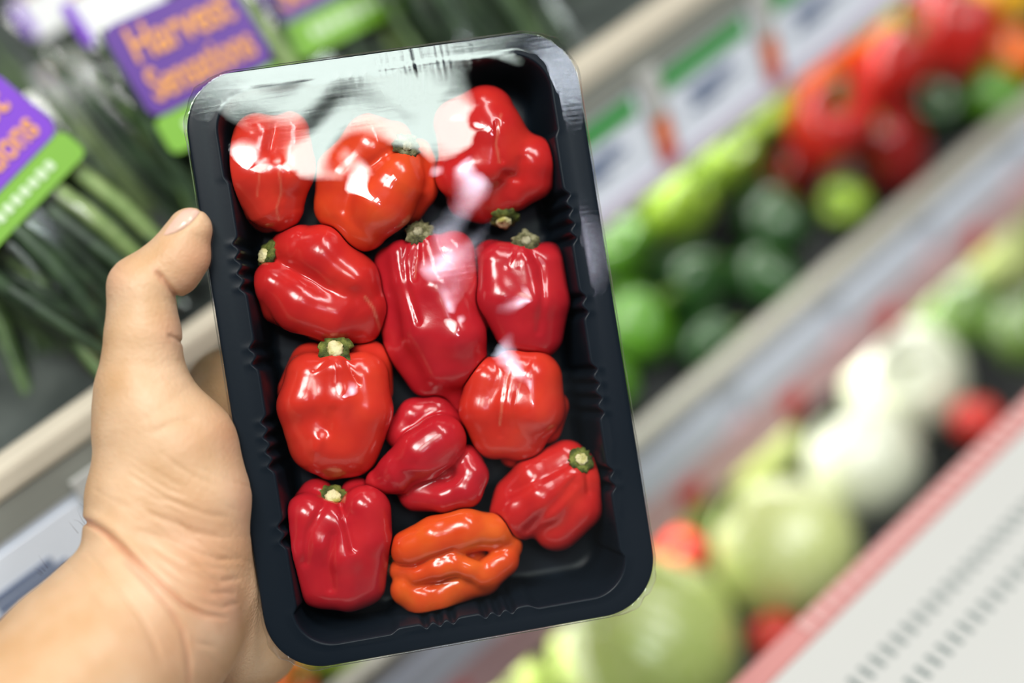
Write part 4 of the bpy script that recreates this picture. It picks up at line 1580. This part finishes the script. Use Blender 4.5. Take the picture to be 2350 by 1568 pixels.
def hand_f(P):
    v = None
    for pts, k in HAND:
        pts_ = [np.array(p, float) for p in pts]
        lo = np.min([p[:3] - p[3] for p in pts_], 0) - 70
        hi = np.max([p[:3] + p[3] for p in pts_], 0) + 70
        sel = np.all((P > lo) & (P < hi), -1)
        if v is None:
            v = np.full(P.shape[:-1], 60.0)
        if not sel.any():
            continue
        Q = P[sel]
        e = chain(Q, pts)
        v[sel] = smin(v[sel], e, k)
    nearm = np.abs(v) < 30
    if nearm.any():
        Q = P[nearm]
        vv = v[nearm]
        front = smoothstep(-60, 10, Q[:, 2])
        for (pts, w, dep), bb in zip(CREASE, CBOX):
            c_ = (Q[:, 0] > bb[0]) & (Q[:, 0] < bb[1]) & (Q[:, 1] > bb[2]) & (Q[:, 1] < bb[3]) & (front > 0)
            if c_.any():
                mid = np.array(pts, float).mean(0)
                hl = max(math.dist(pts[0], mid), math.dist(pts[-1], mid)) + 1e-6
                fade = 1 - smoothstep(0.62, 1.12, np.linalg.norm(Q[c_][:, :2] - mid, axis=1) / hl)
                vv[c_] += dep * 1.15 * np.exp(-(poly_dist(Q[c_], pts) / w) ** 2) * front[c_] * fade
        vv = vv + 1.2 * np.sin(Q @ np.array([.021, .013, .017])) + 0.8 * np.sin(Q @ np.array([-.03, .026, .02]) + 1)
        q = Q[:, 2] < 140
        t = -tray_outer(W2L(W(Q))) + 1.5
        vv = np.where(q, smax(vv, t, 8.0), vv)
        v[nearm] = vv
    return v


hv, hfc = surface_nets(hand_f, (-260, 455, -460), (1120, 1720, 430), 7.0)
def subdivide(v, f):
    e = np.stack([f, np.roll(f, -1, 1)], -1).reshape(-1, 2)
    es = np.sort(e, 1)
    key = es[:, 0].astype(np.int64) * len(v) + es[:, 1]
    u, first_, inv = np.unique(key, return_index=True, return_inverse=True)
    mid = v[es[first_]].mean(1)
    cen = v[f].mean(1)
    n0, n1 = len(v), len(v) + len(mid)
    em = (n0 + inv.reshape(-1)).reshape(-1, 4)
    ci = n1 + np.arange(len(f))
    q = [np.stack([f[:, k], em[:, k], ci, em[:, (k + 3) % 4]], 1) for k in range(4)]
    return np.concatenate([v, mid, cen]), np.concatenate(q)


hv, hfc = subdivide(hv, hfc)
for _ in range(2):
    hv = project(hand_f, hv, 5.0)
hand = fast_obj('person', W(hv), hfc, m_skin)
me = hand.data
attr = me.attributes.new('flush', 'FLOAT', 'POINT')
fl_ = np.zeros(len(hv))
for (x, y, r, k) in ((455, 600, 60, .55), (430, 650, 45, .5), (258, 640, 45, .35), (400, 760, 45, .45), (480, 1260, 130, .4), (500, 1380, 100, .5), (520, 1000, 60, .35), (560, 1150, 80, .3), (420, 1480, 120, .35), (450, 1020, 60, .2)):
    fl_ = np.maximum(fl_, k * np.exp(-((hv[:, 0] - x) ** 2 + (hv[:, 1] - y) ** 2) / r ** 2))
for pts, w, dep in CREASE[:1] + CREASE[3:4] + CREASE[13:14]:
    fl_ = np.maximum(fl_, 0.6 * np.exp(-(poly_dist(hv, pts) / 9) ** 2))
attr.data.foreach_set('value', (0.75 * fl_).astype(np.float32))
recenter(hand)
tag(hand, "person's bare left hand and forearm holding the black tray, thumb on its edge", 'person')

# thumb nail, moulded on the thumb
npoly = [(370, 543), (384, 541), (402, 536), (424, 525), (446, 507), (460, 489), (465, 477), (460, 469), (448, 467), (432, 472), (416, 483), (400, 498), (384, 519)]


def inside(x, y, poly):
    c = False
    j = len(poly) - 1
    for i in range(len(poly)):
        xi, yi = poly[i]
        xj, yj = poly[j]
        if (yi > y) != (yj > y) and x < (xj - xi) * (y - yi) / (yj - yi) + xi:
            c = not c
        j = i
    return c


gx = np.arange(366, 472, 2.5)
gy = np.arange(462, 552, 2.5)
NX, NY = np.meshgrid(gx, gy, indexing='ij')
top = np.full(NX.shape, np.nan)
hh = np.arange(110, -60, -1.5)
Pq = np.stack(np.broadcast_arrays(NX[..., None], NY[..., None], hh), -1)
fq = hand_f(Pq.reshape(-1, 3)).reshape(Pq.shape[:-1])
hit_ = fq < 0
anyh = hit_.any(-1)
first = hit_.argmax(-1)
top = np.where(anyh, hh[first], np.nan)
ok = np.array([[inside(x, y, npoly) for y in gy] for x in gx]) & anyh
vid = -np.ones(NX.shape, int)
nvs = []
for i in range(len(gx)):
    for j in range(len(gy)):
        if ok[i, j]:
            e = min(1.0, min(math.hypot(gx[i] - (ax + (bx - ax) * t), gy[j] - (ay + (by - ay) * t)) for (ax, ay), (bx, by) in zip(npoly, npoly[1:] + npoly[:1]) for t in (0, .25, .5, .75, 1)) / 8)
            vid[i, j] = len(nvs)
            nvs.append((gx[i], gy[j], top[i, j] + 0.6 + 3.2 * e ** 0.5))
nfs = []
for i in range(len(gx) - 1):
    for j in range(len(gy) - 1):
        q = [vid[i, j], vid[i, j + 1], vid[i + 1, j + 1], vid[i + 1, j]]
        if min(q) >= 0:
            nfs.append(tuple(q))
# keep the one connected sheet
par = list(range(len(nvs)))
def root(i):
    while par[i] != i:
        par[i] = par[par[i]]
        i = par[i]
    return i
for q in nfs:
    for k in q[1:]:
        par[root(k)] = root(q[0])
rt = [root(q[0]) for q in nfs]
big = max(set(rt), key=rt.count)
nfs = [q for q, r_ in zip(nfs, rt) if r_ == big]
used = sorted({k for q in nfs for k in q})
re_ = {k: i for i, k in enumerate(used)}
nvs = [nvs[k] for k in used]
nfs = [tuple(re_[k] for k in q) for q in nfs]
nail = obj('fingernail', W(np.array(nvs)), nfs, m_nail, hand)
sm = nail.modifiers.new('smooth', 'SMOOTH')
sm.iterations = 6
nail['label'] = 'pale pink thumbnail'

# a few fine hairs along the back edge of the wrist
hv_, hf_ = [], []
_q = np.random.RandomState(9)
for i in range(20):
    t = _q.rand()
    y0 = 960 + 380 * t
    x0 = float(np.interp(y0, [960, 1050, 1100, 1150, 1195, 1240, 1340], [218, 218, 210, 197, 184, 152, 62])) + 16
    ln, cv = _q.uniform(18, 42), _q.uniform(-14, 14)
    pts = [np.array([x0 - ln * u * 0.6, y0 - ln * u * 0.7 + cv * u * u, -6.0 + 3 * u]) for u in (0, .33, .66, 1)]
    b0 = len(hv_)
    for k, p in enumerate(pts):
        r_ = 0.55 * (1 - k / 3.6)
        for a in range(3):
            hv_.append(p + np.array([r_ * math.cos(a * 2.094), r_ * math.sin(a * 2.094), r_ * math.sin(a * 2.094 + 1)]))
    for k in range(3):
        for a in range(3):
            a2 = (a + 1) % 3
            hf_.append((b0 + k * 3 + a, b0 + k * 3 + a2, b0 + k * 3 + 3 + a2, b0 + k * 3 + 3 + a))
hair = obj('arm_hair', W(np.array(hv_)), hf_, mat('dark_hair', lin(60, 44, 34), 0.5), hand)
hair['kind'] = 'stuff'
